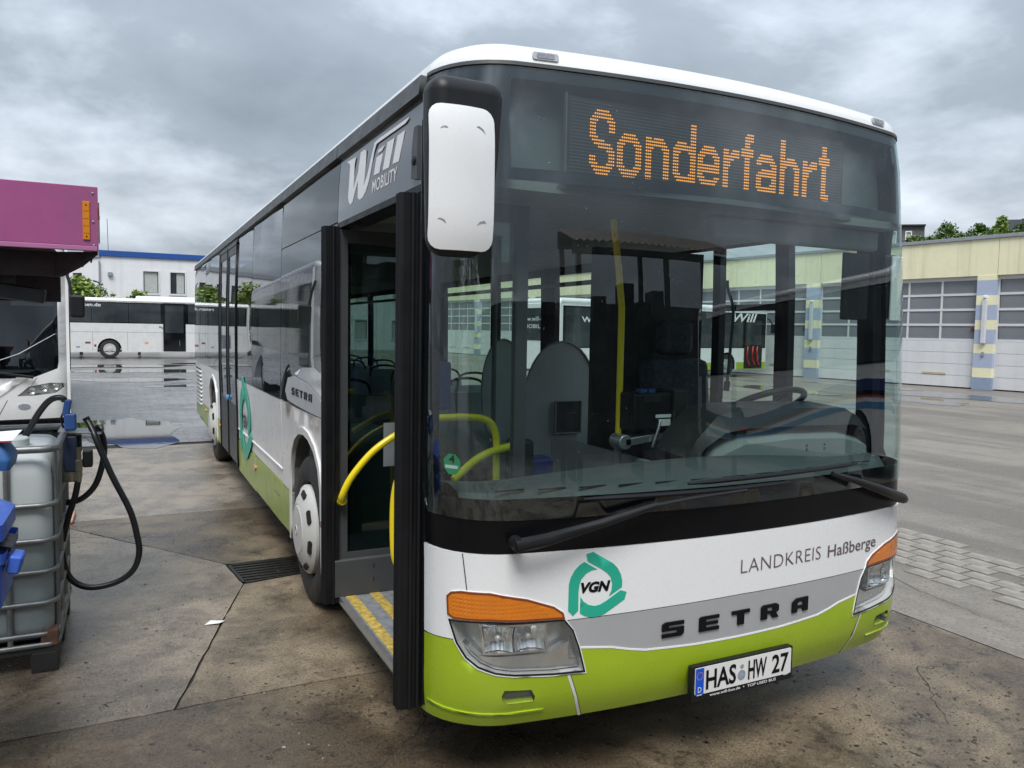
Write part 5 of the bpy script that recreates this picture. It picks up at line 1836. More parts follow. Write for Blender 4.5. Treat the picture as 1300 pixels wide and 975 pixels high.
# dark ribbed skirt under the canopy and the inside of the hood
hd = MB()
xr_ = CX1 - .004
hd.add([(xr_, CYF + .03, 2.149), (xr_, CYF + .03, 2.135), (-2.47, CYF + .10, 2.075), (-2.565, CYF + .16, 2.022), (-2.60, CYF + .16, 2.018), (-2.60, CYF + .16, 2.149),
        (xr_ - .01, CYF + .12, 2.149), (xr_ - .01, CYF + .12, 2.138), (-2.48, CYF + .20, 2.078), (-2.575, CYF + .26, 2.025), (-2.60, CYF + .26, 2.021), (-2.60, CYF + .26, 2.149)],
       [(5, 4, 3, 2, 1, 0), (6, 7, 8, 9, 10, 11), (0, 1, 7, 6), (1, 2, 8, 7), (2, 3, 9, 8), (3, 4, 10, 9), (4, 5, 11, 10)])
hd.build('canopy_skirt', M_darkmag, mg)
for x_, z_ in ((-2.435, 2.095), (-2.475, 2.072), (-2.515, 2.052), (-2.555, 2.032)):
    MB().tube([(x_ + .012, CYF + .088 + (-2.42 - x_) * .5, 2.147), (x_, CYF + .088 + (-2.42 - x_) * .5, z_)], .005, 6).build('skirt_rib', M_darkmag, mg, smooth=50)
MB().box(CX0, -2.601, CYF + .16, CYF + .19, 2.02, 2.149).build('inner_beam', M_darkmag, mg)
MB().box(CX0, -2.62, CYF + .74, CYF + .80, 1.90, 2.16).build('inner_beam', M_darkmag, mg)
MB().box(CX0, CX1 - .02, CYF + .03, CYF + 1.2, 2.45, 2.475, rot=None).build('canopy_top', M_magenta, mg)
MB().box(CX0, -2.62, CYF + .05, CYF + 1.1, 2.16, 2.18).build('canopy_soffit', M_darkmag, mg)
cl = MB()
cl.box(-3.1, -2.665, CYF + .30, CYF + .42, 1.905, 1.985, rot=Matrix.Rotation(.13, 3, 'Y'))
cl.box(-2.98, -2.92, CYF + .33, CYF + .39, 1.95, 2.16)
cl.build('canopy_work_lamp', M_darksteel, mg, bevel=.01)
MB().box(-2.86, -2.80, CYF + .3, CYF + .34, 1.98, 2.16).build('lamp_hanger', M_darksteel, mg)
for yy in (CYF + .06, CYF + 1.0):
    MB().box(-3.95, -3.85, yy, yy + .1, 0, 2.45).build('canopy_post', M_darksteel, mg)

# ------------------------------------------------------------------ generic bus
def arch_pts(yc, r, zb, n=9):
    return [(yc + r * math.cos(PI * i / n), .48 + r * math.sin(PI * i / n)) if True else 0 for i in range(n + 1)]


def simple_bus(name, label, L, W, H, loc, rotz, group=None, wy=(2.7, 8.4), paint=None, skirt=None, win_z=(1.25, 2.55), zb=.32, doors=(), posts=(), door_z=(.36, 2.5), dest=True, glassm=None, rear_win=True, belt=True):
    paint = paint or M_white
    glassm = glassm or M_coachwin
    t = thing(name, label, 'bus', loc, rotz, group)
    h = W / 2
    bd = MB()
    # body: side walls with wheel arches cut in, front, rear, roof
    zs = skirt[0] if skirt else zb
    body = MB()
    for sx in (-1, 1):
        S_ = plane_surf((sx * h, 0, 0), (0, -sx * -1, 0), (0, 0, 1))
        outline = [(.12, zb)]
        for yc in wy:
            outline += [(yc - .56, zb)] + [(yc - .56 * math.cos(PI * i / 10), .46 + .58 * math.sin(PI * i / 10)) for i in range(11)] + [(yc + .56, zb)]
        outline += [(L - .12, zb), (L - .12, H - .22), (.12, H - .22)]
        U = (lambda a, c, sx=sx: (Vector((sx * h, a, c)), Vector((sx, 0, 0))))
        pl = outline if sx > 0 else [(a, c) for a, c in outline]
        o_ = patch('side_wall', pl, paint, t, U, 0, .05, grid=(3, 3), smooth=False)
    # rounded front and rear, roof
    sec = [(-h, .12), (-h + .03, .05), (-h + .10, .0), (-h * .5, -.05), (0, -.06), (h * .5, -.05), (h - .10, 0), (h - .03, .05), (h, .12)]
    fb = MB()
    zl = [zb, zb + .12, 1.0, 1.9, H - .35, H - .18]
    for z_ in zl:
        k = 1 if z_ < 1.2 else 1
        lean = 0 if z_ < 1.2 else (z_ - 1.2) * .10
        fb.v += [(x, y + lean * max(0, 1 - abs(x) / h * .0), z_) for x, y in sec]
    for i in range(len(zl) - 1):
        for j in range(8):
            fb.f.append((i * 9 + j, i * 9 + j + 1, (i + 1) * 9 + j + 1, (i + 1) * 9 + j))
            fb.m.append(0)
    fb.build('front_mask', paint, t, smooth=35)
    MB().box(-h + .01, h - .01, L - .13, L, zb + .05, H - .15).build('rear_wall', paint, t, bevel=.06)
    MB().box(-h + .004, h - .004, .10, L - .02, H - .24, H).build('roof', paint, t, bevel=.13, seg=4)
    MB().box(-h + .06, h - .06, .15, L - .15, zb, zb + .04).build('floor', M_interior, t)
    MB().box(-h + .10, h - .10, L * .5, L * .5 + .05, zb, H - .2).build('inner_partition', M_interior, t)
    # skirts
    if skirt:
        for sx in (-1, 1):
            for a0, a1 in ((.14, wy[0] - .6), (wy[0] + .6, wy[1] - .6), (wy[1] + .6, L - .15)):
                MB().box(sx * h - .002 if sx > 0 else sx * h - .008, sx * h + .008 if sx > 0 else sx * h + .002, a0, a1, zb - .002, skirt[0]).build('skirt_panel', skirt[1], t)
    # side glazing
    for sx in (-1, 1):
        ed = [.30] + list(posts) + [L - .25]
        for a0, a1 in zip(ed, ed[1:]):
            if sx < 0 and any(a0 < (d0 + d1) / 2 < a1 for d0, d1 in doors):
                continue
            xo = sx * (h + .004)
            MB().box(min(xo, xo + sx * .012), max(xo, xo + sx * .012), a0 + .012, a1 - .012, win_z[0], win_z[1]).build('side_window', glassm, t, bevel=.004)
        xo = sx * (h + .001)
        MB().box(min(xo, xo + sx * .004), max(xo, xo + sx * .004), .16, L - .16, win_z[0] - .04, win_z[1] + .06).build('window_band', M_gloss, t)
    for d0, d1 in doors:
        xo = -(h + .018)
        d_ = MB().box(xo - .008, xo, d0, d1, door_z[0], door_z[1]).build('door', M_gloss, t, bevel=.01)
        MB().box(xo - .014, xo - .008, d0 + .10, d1 - .10, 1.35, door_z[1] - .12).build('door_window', glassm, d_)
        MB().tube([(xo - .03, d0 + .3, .95), (xo - .03, d0 + .3, .65)], .012, 6).build('door_handle', M_alu, d_, smooth=50)
    if rear_win:
        MB().box(-h + .14, h - .14, L + .002, L + .014, 1.45, H - .35).build('rear_window', glassm, t, bevel=.03)
    for sx in (-1, 1):
        MB().box(sx * (h - .12) - .06, sx * (h - .12) + .06, L + .001, L + .02, .85, 1.25).build('tail_light', M_lightred, t, bevel=.01)
    for yc in wy:
        for sx in (-1, 1):
            o_ = Vector((sx * (h - .03), yc, .48))
            ax = (sx, 0, 0)
            wh = MB().lathe([(.30, -.26), (.46, -.25), (.48, -.2), (.48, -.05), (.455, -.01), (.33, 0), (.29, -.03)], o_, ax, 28, cap=False).build('wheel', M_tyre, t, smooth=35)
            MB().lathe([(.295, -.03), (.27, -.02), (.25, -.06), (.15, -.08), (.14, -.02), (.05, 0), (0, 0)], o_, ax, 24).build('rim', M_alu if paint is not M_white_side else M_hub, wh, smooth=30)
            MB().box(sx * (h - .45) - .25, sx * (h - .45) + .25, yc - .55, yc + .55, .50, 1.04).build('arch_liner', M_under, t)
    # windscreen, destination band
    lean_y = lambda z_: max(0, z_ - 1.2) * .10
    SF = lambda a, c: (Vector((a, interp(abs(a), [0, h * .5, h - .10, h - .03, h], [-.06, -.05, 0, .05, .12]) + lean_y(c) - .006, c)), Vector((0, -1, 0)))
    patch('windscreen', rect(-h + .09, h - .09, 1.02, H - .28, .06), glassm, t, SF, 0, .008, grid=(.2, .4))
    for sx in (-1, 1):
        patch('headlight', [(sx * (h - .62), .66), (sx * (h - .10), .66), (sx * (h - .06), .84), (sx * (h - .30), .84)], M_chrome, t, SF, .004, .02, grid=(.1, .2))
        mm = MB()
        mm.box(sx * (h + .16) - .10, sx * (h + .16) + .10, -.22, -.10, 1.85, 2.25)
        mm.tube([(sx * (h + .12), -.12, 2.24), (sx * (h + .02), -.05, 2.45), (sx * (h - .15), .10, 2.5)], .03, 8)
        mm.build('wing_mirror', M_plastic, t, bevel=.02)
    return t


# ------------------------------------------------------------------ parked white bus under the canopy (built nose first)
cb_rot = math.radians(3.2)
CBX, CBY = -4.29, 10.55
cit = thing('parked_bus', 'white parked bus facing the tank with its dark windscreen under the magenta canopy', 'bus', (CBX, CBY, 0), cb_rot)
ch_ = 1.275


def cz_front(x, z):
    a = abs(x) / ch_
    y = -.12 * (1 - a * a)
    if a > .90:
        y += .14 * ((a - .90) / .10) ** 2
    y += max(0, z - 1.05) * .085
    y += .05 * max(0, (.60 - z) / .3) ** 2
    return y


def SC(x, z):
    p = Vector((x, cz_front(x, z), z))
    a = Vector((.01, cz_front(x + .005, z) - cz_front(x - .005, z), 0))
    c = Vector((0, cz_front(x, z + .01) - cz_front(x, z - .01), .02))
    return p, a.cross(c).normalized()


WSP = [(-1.12, 1.12), (-.80, .985), (.80, .985), (1.12, 1.12), (1.135, 1.22), (1.13, 2.55), (1.08, 2.60), (-1.08, 2.60), (-1.13, 2.55), (-1.135, 1.22)]
CHL = [(.62, .735), (.76, .865), (1.02, .915), (1.20, .905), (1.22, .845), (1.08, .765), (.80, .735)]
patch('front_mask', [(-1.272, .40), (1.272, .40), (1.272, 2.90), (-1.272, 2.90)], M_white, cit, SC, 0, .03, holes=(WSP, CHL, mir(CHL)), grid=(.09, .12))
for sg in (1, -1):
    F = (lambda p: p) if sg > 0 else mir
    hl = patch('headlight', F(CHL), M_lampback, cit, SC, -.05, .004, grid=(.08, .08))
    for cx_, cz_ in ((.80, .80), (.95, .835), (1.09, .855)):
        p, nn = SC(sg * cx_, cz_)
        MB().lathe([(.055, .03), (.045, .012), (.02, .002), (0, 0)], p - nn * .045, nn, 16, cap=False).build('reflector_bowl', M_chrome, hl, smooth=50)
    patch('lamp_lens', F(CHL), G_lens, hl, SC, .002, .004, grid=(.08, .08))
    patch('crease', F([(.15, .70), (.62, 1.00), (.75, .99), (.42, .74), (.30, .70)]), M_white, cit, SC, .012, .02, grid=(.1, .1))
    patch('panel_gap', F([(.50, .68), (.508, .68), (.39, .44), (.382, .44)]), M_dark, cit, SC, .002, .004, grid=(.1, .1))
    patch('panel_gap', F([(.86, .995), (.866, .995), (.79, .875), (.784, .87)]), M_dark, cit, SC, .002, .004, grid=(.1, .1))
    patch('bumper_lamp', F(ell(.70, .585, .075, .038, 16)), M_seal, cit, SC, .008, .02, grid=(.1, .1))
    A_wall = (lambda a, c, sg=sg: (Vector((sg * ch_, a, c)), Vector((sg, 0, 0))))
    ol = [(.03, .40)]
    for yc in (2.7, 8.6):
        ol += [(yc - .56, .36)] + [(yc - .56 * math.cos(PI * i / 10), .46 + .58 * math.sin(PI * i / 10)) for i in range(11)] + [(yc + .56, .36)]
    ol += [(11.9, .40), (11.9, 2.86), (.17, 2.86), (.03, 1.05)]
    patch('side_wall', ol, M_white, cit, A_wall, 0, .04, grid=(3, 3), smooth=False)
    for a0, a1 in ((.10, 1.4), (1.42, 3.2), (3.22, 5.2), (5.22, 7.2), (7.22, 9.4), (9.42, 11.7)):
        xo = sg * (ch_ + .003)
        MB().box(min(xo, xo + sg * .010), max(xo, xo + sg * .010), a0 + .14 * (a0 < .2), a1, 1.08 if a0 < .2 else 1.25, 2.60).build('side_window', M_coachwin, cit, bevel=.004)
patch('windscreen', WSP, G_cit, cit, SC, -.004, .008, grid=(.10, .2))
patch('screen_border', WSP, M_gloss, cit, SC, -.014, .004, holes=([(-1.08, 1.16), (-.76, 1.07), (.76, 1.07), (1.08, 1.16), (1.09, 2.28), (-1.09, 2.28)],), grid=(.1, .2))
MB().box(-1.0, 1.0, .20, .30, 2.30, 2.58).build('destination_box', M_dashdark, cit)
lettering('destination_lettering', 'Sonderfahrt', (-.75, .75, 2.36, 2.54), M_led, cit, plane_surf((0, .19, 0), (1, 0, 0), (0, 0, 1)), .002)
MB().box(-1.27, 1.27, 11.85, 11.98, .5, 2.86).build('rear_wall', M_white, cit, bevel=.04)
MB().box(-1.268, 1.268, .16, 11.95, 2.80, 3.00).build('roof', M_white, cit, bevel=.10, seg=3)
MB().box(-1.2, 1.2, .2, 11.8, .34, .38).build('floor', M_interior, cit)
MB().box(-1.15, 1.15, .10, .62, .95, 1.08).build('dashboard', M_dash, cit, bevel=.05)
sw = MB()
tlc = Matrix.Rotation(math.radians(-35), 3, 'X')
sw.tube([Vector((.62, .72, 1.16)) + tlc @ Vector((.23 * math.cos(2 * PI * i / 28), .23 * math.sin(2 * PI * i / 28), 0)) for i in range(28)], .017, 8, closed=True)
sw.build('steering_wheel', M_black, cit, smooth=50)
MB().box(.40, .88, 1.2, 1.35, .9, 1.75).build('driver_seat', M_seat, cit, bevel=.06)
MB().box(-1.1, 1.1, 1.9, 1.94, .38, 2.7).build('inner_partition', M_interior, cit)
MB().box(.55, 1.10, .30, .32, 2.02, 2.30).build('sun_visor', M_int_mid, cit)
wpc = MB()
wpc.tube([SC(.10, 1.12)[0] + Vector((0, -.05, 0)), SC(.60, 1.04)[0] + Vector((0, -.06, 0)), SC(.82, 1.00)[0] + Vector((0, -.05, 0))], [.010, .018, .022], 8)
wpc.build('wiper_arm', M_plastic, cit, smooth=50)
wpc = MB()
wpc.tube([SC(.16, 1.14)[0] + Vector((0, -.03, 0)), SC(.65, 1.33)[0] + Vector((0, -.03, 0)), SC(1.10, 1.62)[0] + Vector((0, -.03, 0))], [.006, .009, .006], 6)
wpc.build('wiper_blade', M_seal, cit, smooth=50)
MB().box(-.27, .27, -.16, -.13, .50, .61).build('number_plate', M_plate, cit)
MB().box(.16, .268, -.165, -.159, .51, .605).build('plate_sticker', M_stripe_c, cit)
for sg in (1, -1):
    mm = MB()
    mm.box(sg * 1.385 - .10, sg * 1.385 + .10, -.02, .12, 1.86, 2.19)
    mm.build('wing_mirror', M_plastic, cit, bevel=.04)
    MB().tube([(sg * 1.32, .06, 2.16), (sg * 1.285, .08, 2.40), (sg * 1.22, .15, 2.62)], .022, 8).build('mirror_arm', M_plastic, cit, smooth=50)
    for yc in (2.7, 8.6):
        o_ = Vector((sg * 1.25, yc, .48))
        wh = MB().lathe([(.30, -.26), (.46, -.25), (.48, -.2), (.48, -.05), (.455, -.01), (.33, 0), (.29, -.03)], o_, (sg, 0, 0), 28, cap=False).build('wheel', M_tyre, cit, smooth=35)
        MB().lathe([(.295, -.03), (.27, -.02), (.15, -.06), (0, -.05)], o_, (sg, 0, 0), 24).build('rim', M_hub, wh, smooth=30)
MB().box(-1.1, 1.1, .25, 2.0, .24, .33).build('underbody', M_under, cit)

# ------------------------------------------------------------------ coach far behind on the left
coach = simple_bus('coach', 'white touring coach with black window band parked before the white office', 12.2, 2.5, 3.12, (5.8, 43.95, 0), PI / 2,
                   wy=(2.9, 8.85), win_z=(1.86, 2.84), zb=.33, paint=M_white_side, doors=((5.22, 6.32),), posts=(1.8, 3.4, 5.1, 6.42, 7.95, 9.65, 11.2), door_z=(.38, 2.92))
CS = plane_surf((-1.25, 0, 0), (0, -1, 0), (0, 0, 1))
CSl = lambda y: -y
lettering('coach_lettering', 'reisen.de', (-10.30, -9.22, 2.66, 2.84), M_print_w, coach, CS, .026, offset=.015)
for y0 in (10.68, 8.02, 7.96 - 1.57, 4.2, 9.62):
    patch('panel_gap', [(-y0, .40), (-y0 + .018, .40), (-y0 + .018, 1.36), (-y0, 1.36)], M_seal, coach, CS, .003, .002, grid=(3, 3), smooth=False)
patch('panel_gap', [(-11.9, 1.355), (-.3, 1.355), (-.3, 1.37), (-11.9, 1.37)], M_seal, coach, CS, .003, .002, grid=(13, 3), smooth=False)
patch('engine_vent', [(-11.2, .50), (-10.72, .50), (-10.72, 1.30), (-11.2, 1.30)], M_seal, coach, CS, .006, .005, grid=(3, 3), smooth=False)
for i in range(9):
    patch('vent_slat', [(-11.16, .54 + i * .085), (-10.76, .54 + i * .085), (-10.76, .58 + i * .085), (-11.16, .58 + i * .085)], M_greyplastic, coach, CS, .010, .004, grid=(3, 3), smooth=False)
for y0, z0, w2, h2, m_ in ((9.95, .76, .24, .09, M_rust), (9.55, .60, .10, .12, M_lightred), (10.35, .55, .16, .07, M_stripe_c), (7.2, .78, .16, .06, M_reflector), (6.52, 1.60, .12, .10, M_teal), (6.40, 1.57, .07, .07, M_lightred)):
    patch('side_marking', [(-y0, z0), (-y0 + w2, z0), (-y0 + w2, z0 + h2), (-y0, z0 + h2)], m_, coach, CS, .004, .003, grid=(3, 3), smooth=False)
MB().box(-1.0, 1.0, 4.2, 7.6, 3.10, 3.26).build('roof_unit', M_white, coach, bevel=.05)

# ------------------------------------------------------------------ white office building behind the coach
off = thing('office_building', 'white two storey office building with a blue roof fascia behind the coach', 'building', (-3.8, 60, 0))
OF = plane_surf((0, 0, 0), (1, 0, 0), (0, 0, 1))       # front in local coords
wins = [(2.70 + 0.0, 4.05), (4.48, 4.05)]
holes = [rect(a, a + .98, c, c + 1.55) for a, c in wins] + [rect(9 + i * 3.1, 10 + i * 3.1, 4.05, 5.6) for i in range(6)] + [rect(2.7 + i * 3.1, 3.8 + i * 3.1, .9, 2.4) for i in range(8)]
patch('front_wall', rect(.0, 30, 0, 6.55), M_wall_w, off, OF, 0, .25, holes=holes, grid=(4, 3), smooth=False)
for i, (a, c) in enumerate(wins + [(9 + i * 3.1, 4.05) for i in range(6)] + [(2.7 + i * 3.1, .9) for i in range(8)]):
    fo = MB()
    fo.box(a - .10, a + 1.08, -.05, -.001, c - .12, c - .02)
    fo.box(a - .10, a + 1.08, -.05, -.001, c + 1.55, c + 1.64)
    fo.box(a - .10, a, -.05, -.001, c - .02, c + 1.55)
    fo.box(a + .98, a + 1.08, -.05, -.001, c - .02, c + 1.55)
    f_ = fo.build('window', M_doorwhite, off)
    MB().box(a, a + .98, .10, .12, c, c + 1.55).build('pane', M_win, f_)
    if i != 1:
        MB().box(a + .06, a + .92, .085, .095, c + .04, c + 1.5).build('curtain', M_curtain, f_)
    else:
        MB().box(a + .42, a + .92, .085, .095, c + .04, c + 1.5).build('curtain', M_curtain, f_)
MB().box(-.12, 30.2, -.12, .0 + .3, 6.554, 6.96).build('roof_fascia', M_fascia_b, off, bevel=.02)
MB().box(-.05, 30.1, .31, 14, 6.30, 6.98).build('roof', M_roofedge, off)
# side wall running back and to the left
sdv = Vector((-.62, .785, 0))
SDW = plane_surf((-.02, .02, 0), tuple(-sdv), (0, 0, 1))
sh = [rect(-3.0 - i * 2.3, -2.0 - i * 2.3, 3.6, 5.4) for i in range(8)]
patch('side_wall', rect(-22, 0, 0, 6.45), M_wall_w, off, SDW, 0, .2, holes=sh, grid=(4, 3), smooth=False)
for h_ in sh:
    a, c = h_[0]
    patch('side_pane', rect(a, a + 1.0, c, c + 1.8), M_win, off, SDW, -.10, .02, grid=(3, 3), smooth=False)
patch('side_roof_edge', rect(-22, .05, 6.455, 6.85), M_roofedge, off, SDW, .10, .4, grid=(4, 3), smooth=False)
MB().tube([(-.10, -.10, .2), (-.10, -.10, 6.2)], .055, 8).build('downpipe', M_seal, off, smooth=50)
MB().box(.42, .72, -.20, -.001, 5.15, 5.45).build('wall_lamp', M_seal, off, bevel=.04)
MB().box(7.1, 7.4, -.01, -.001, 4.55, 4.85).build('wall_plate', M_tan, off)
MB().tube([(.45, 2, 6.9), (.40, 2, 9.4)], .02, 6).build('roof_aerial', M_darksteel, off, smooth=50)

# ------------------------------------------------------------------ plants
def leafy(mb, c, r, n, rr, size, mats_n, flat=.85):
    for i in range(n):
        u = Vector((rr.gauss(0, 1), rr.gauss(0, 1), rr.gauss(0, 1))).normalized()
        q = r * (rr.random() ** .42)
        p = Vector(c) + Vector((u.x * q, u.y * q, u.z * q * flat))
        a = Vector((rr.gauss(0, 1), rr.gauss(0, 1), rr.gauss(0, .7))).normalized()
        bq = a.cross(Vector((rr.gauss(0, 1), rr.gauss(0, 1), rr.gauss(0, 1)))).normalized()
        s_ = size * rr.uniform(.6, 1.35)
        mb.add([p - a * s_, p + bq * s_ * .55, p + a * s_, p - bq * s_ * .55], [(0, 1, 2, 3)], rr.choice(mats_n))


def tree(name, label, cat, loc, h, r, n, size, mats, group=None, seed=0, kind='round', trunk_h=.35):
    rr = random.Random(seed)
    t = thing(name, label, cat, loc, rr.uniform(0, 6), group)
    tm_ = MB()
    pts = [Vector((0, 0, 0)), Vector((rr.uniform(-.05, .05) * h, rr.uniform(-.05, .05) * h, h * .4)), Vector((rr.uniform(-.06, .06) * h, rr.uniform(-.06, .06) * h, h * .85))]
    tr_ = max(.02, h * .018)
    tm_.tube(pts, [tr_ * 1.3, tr_, tr_ * .35], 7)
    cl_ = []
    nb = 9 if kind == 'round' else 7
    for i in range(nb):
        t_ = trunk_h + (1 - trunk_h) * (i + .5) / nb
        an = i * 2.4 + rr.uniform(-.5, .5)
        wv = math.sin(PI * min(1, (t_ - trunk_h) / (1 - trunk_h) * .9 + .12)) if kind == 'round' else (1 - .75 * (t_ - trunk_h) / (1 - trunk_h)) * .8
        for q in range(2 if kind == 'round' else 1):
            an2 = an + q * 2.1
            tip = Vector((math.cos(an2) * r * .62 * wv, math.sin(an2) * r * .62 * wv, h * t_))
            st_ = Vector((0, 0, h * max(.12, t_ - .22)))
            tm_.tube([st_, st_.lerp(tip, .6) + Vector((0, 0, .02 * h)), tip], [tr_ * .6, tr_ * .4, tr_ * .15], 5)
            cl_.append((tip, r * rr.uniform(.34, .58)))
    cl_.append((Vector((0, 0, h * .93)), r * .35))
    tm_.build('trunk', M_bark, t, smooth=60)
    cm = MB()
    per = n // len(cl_)
    for c, rad in cl_:
        leafy(cm, c, rad, per, rr, size, [0, 0, 0, 1, 1, 2])
    cm.build('crown', mats, t, fixn=False)
    return t


LM = [M_leafA, M_leafB, M_leafC]
LY = [M_leafY, M_leafB, M_leafA]
tree('shrub', 'broad yellow green shrub behind the coach at the office corner', 'shrub', (-4.6, 48.5, 0), 3.95, 2.1, 2600, .15, LY, 'shrubs behind the coach', 1)
tree('shrub', 'smaller yellow green shrub behind the coach under the office windows', 'shrub', (-1.6, 48.2, 0), 3.5, 1.3, 1700, .13, LY, 'shrubs behind the coach', 2)
tree('shrub', 'tall thin shoot of green leaves left of the coach', 'shrub', (-6.9, 47.0, 0), 4.3, 1.4, 1400, .15, LY, 'shrubs behind the coach', 3)
for i, (x, y, h, r, lb) in enumerate([(-13, 37, 8.5, 2.6, 'tall pointed green tree nearest the yard on the left'), (-17, 46, 9.5, 3.0, 'dense green tree beyond the parked bus'), (-22, 34, 9.0, 3.4, 'wide green tree at the left yard edge'),
                                  (-12, 26, 6.0, 2.2, 'small pale green tree beside the parked bus'), (-19, 24, 8.0, 3.0, 'round green tree at the left yard boundary'), (-26, 50, 11.0, 4.2, 'largest dark green tree at the far left')]):
    tree('boundary_tree', lb, 'tree', (x, y, 0), h, r, 1500, .24, LM, 'trees along the left boundary', 20 + i, 'round' if i % 2 else 'cone', .15)

# ------------------------------------------------------------------ long depot hall on the right
hang = math.radians(-7)
HP = Vector((24.34, 14.80, 0))
tdir = Vector((math.sin(hang), math.cos(hang), 0))
hall = thing('depot_hall', 'long pale yellow bus depot hall with white sectional doors and striped pillars', 'building', tuple(HP), -hang)
# local frame: +y along the hall (away from the viewer), -x towards the yard, z up
PITCH, PW, DTOP = 6.86, .63, 3.95
K0, K1 = -3, 6
YS, YE = K0 * PITCH - PW, K1 * PITCH
HF = lambda a, c: (Vector((0.0, -a, c)), Vector((-1, 0, 0)))      # a = -y so that text/poly run left to right
MB().box(.45, 18, YS, YE, 0, 5.16).build('hall_body', M_yel_wall, hall)
MB().box(-.10, 18.1, YS - .1, YE + .1, 5.205, 5.325).build('roof_edge', M_roofedge, hall, bevel=.01)
for k_ in range(K0, K1):
    y0 = k_ * PITCH - .64
    MB().box(-.04, .44, y0 + .008, y0 + PITCH - .008, DTOP, 5.20).build('fascia_panel', M_yel_wall, hall, bevel=.004)
zb_ = [0, .43, .76, 1.27, 1.59, 2.09, 2.42, 2.94, 3.27, 3.79, 3.948]
pm_ = [2, 1, 0, 1, 0, 1, 0, 1, 0, 1][::1]
stripe_m = [2, 1, 0, 1, 0, 1, 0, 1, 0, 1]
stripe_m = [2, 0, 1, 0, 1, 0, 1, 0, 1, 0]     # 0 yellow / 1 blue / 2 plinth, from the ground up
cols_p = [M_blue_col2, M_yel_wall, M_blue_col, M_yel_wall, M_blue_col, M_yel_wall, M_blue_col, M_yel_wall, M_blue_col, M_yel_wall]
doorp = {}
for k_ in range(K0, K1 + 1):
    y1 = k_ * PITCH
    pl_ = MB()
    for i in range(10):
        mi = 2 if i == 0 else (0 if i % 2 == 1 else 1)
        pl_.box(-.06 - (.006 if i == 0 else 0), .44, y1 - PW, y1, zb_[i], zb_[i + 1], m=mi)
    po = pl_.build('pillar', [M_yel_wall, M_blue_col, M_blue_col2], hall, fixn=False)
    MB().box(-.17, -.061, y1 - .40, y1 - .24, 1.60, 3.15).build('light_tube', M_tube, po, bevel=.03)
    MB().box(-.20, -.061, y1 - .38, y1 - .26, 3.16, 3.26).build('tube_cap', M_print_w, po, bevel=.03)
    MB().box(-.11, -.067, y1 - .36, y1 - .28, 1.18, 1.32).build('socket_box', M_seal, po)
for k_ in range(K0, K1):
    y0, y1 = k_ * PITCH, (k_ + 1) * PITCH - PW
    fr_ = MB()
    nx, nr = 5, 4
    zg0, zg1 = 1.72, 3.86
    cw = (y1 - y0 - .10) / nx
    rh = (zg1 - zg0) / nr
    fr_.box(.10, .16, y0, y0 + .05, 0.03, DTOP - .003)
    fr_.box(.10, .16, y1 - .05, y1, 0.03, DTOP - .003)
    for i in range(1, nx):
        yy = y0 + .05 + i * cw
        fr_.box(.105, .155, yy - .035, yy + .035, zg0, zg1)
    for j in range(nr + 1):
        zz_ = zg0 + j * rh
        fr_.box(.10, .16, y0 + .05, y1 - .05, zz_ - (.04 if 0 < j < nr else .045), zz_ + (.04 if j < nr else .085))
    dr = fr_.build('sectional_door', M_doorframe, hall)
    for i in range(nx):
        for j in range(nr):
            key = 'pane'
            ya = y0 + .05 + i * cw
            if key not in doorp:
                doorp[key] = MB().box(.125, .140, .03, cw - .03, .035, rh - .035).build('pane', M_doorpane, dr)
                o_ = doorp[key]
            else:
                o_ = link(doorp[key].copy())
                o_.parent = dr
            o_.location = (0, ya, zg0 + j * rh)
    for j in range(4):
        key = 'panel'
        if key not in doorp:
            doorp[key] = MB().box(.102, .158, .052, PITCH - PW - .052, .006, .408).build('door_panel', M_doorwhite, dr, bevel=.006)
            o_ = doorp[key]
        else:
            o_ = link(doorp[key].copy())
            o_.parent = dr
        o_.location = (0, y0, .03 + j * .412)
    for yy in (y0 + 1.0, y0 + 3.1):
        MB().box(.085, .101, yy, yy + .85, .46, .53).build('grip_plate', M_tan, dr)
    MB().lathe([(.09, 0), (.07, .05), (0, .06)], (.10, y0 + .12, 2.12), (-1, 0, 0), 12).build('door_lock', M_rust, dr)

# white city bus standing by the hall, seen through the windscreen; and one showing its black rear window
wb = simple_bus('yard_bus', 'white city bus with lime skirt before the hall doors, seen through the windscreen', 11.75, 2.5, 2.95, (22.40, 24.10, 0), math.radians(100), None,
                wy=(2.70, 8.6), paint=M_white, skirt=(.62, M_green), win_z=(1.25, 2.62), doors=((.40, 1.62),), posts=(1.75, 3.4, 5.0, 7.0, 9.0), zb=.33)
WBS = plane_surf((-1.25, 0, 0), (0, -1, 0), (0, 0, 1))
lettering('operator_lettering', 'Will', (-2.45, -.85, 2.30, 2.66), M_print_w, wb, WBS, .04, shear=.25, offset=.02)
lettering('side_lettering', 'www.will-bus.de', (-10.75, -6.2, 2.12, 2.42), M_print_w, wb, WBS, .02)
RBS = plane_surf((0, 11.75, 0), (-1, 0, 0), (0, 0, 1))
lettering('rear_lettering', 'www.will-bus.de', (-.95, .95, 2.14, 2.30), M_print_w, wb, RBS, .016)
lettering('rear_lettering', 'MOBILITY', (-.70, .70, 1.88, 2.02), M_print_w, wb, RBS, .016)
MB().box(-1.285, -1.270, .42, 1.60, .42, 1.28).build('engine_bay', M_dark, wb)
for q in (.75, 1.05, 1.4):
    MB().tube(spline([(-1.29, q, 1.28), (-1.34, q + .10, 1.0), (-1.30, q + .04, .75), (-1.33, q - .08, .50)], 5), .035, 6).build('red_hose', M_lightred, wb, smooth=50)

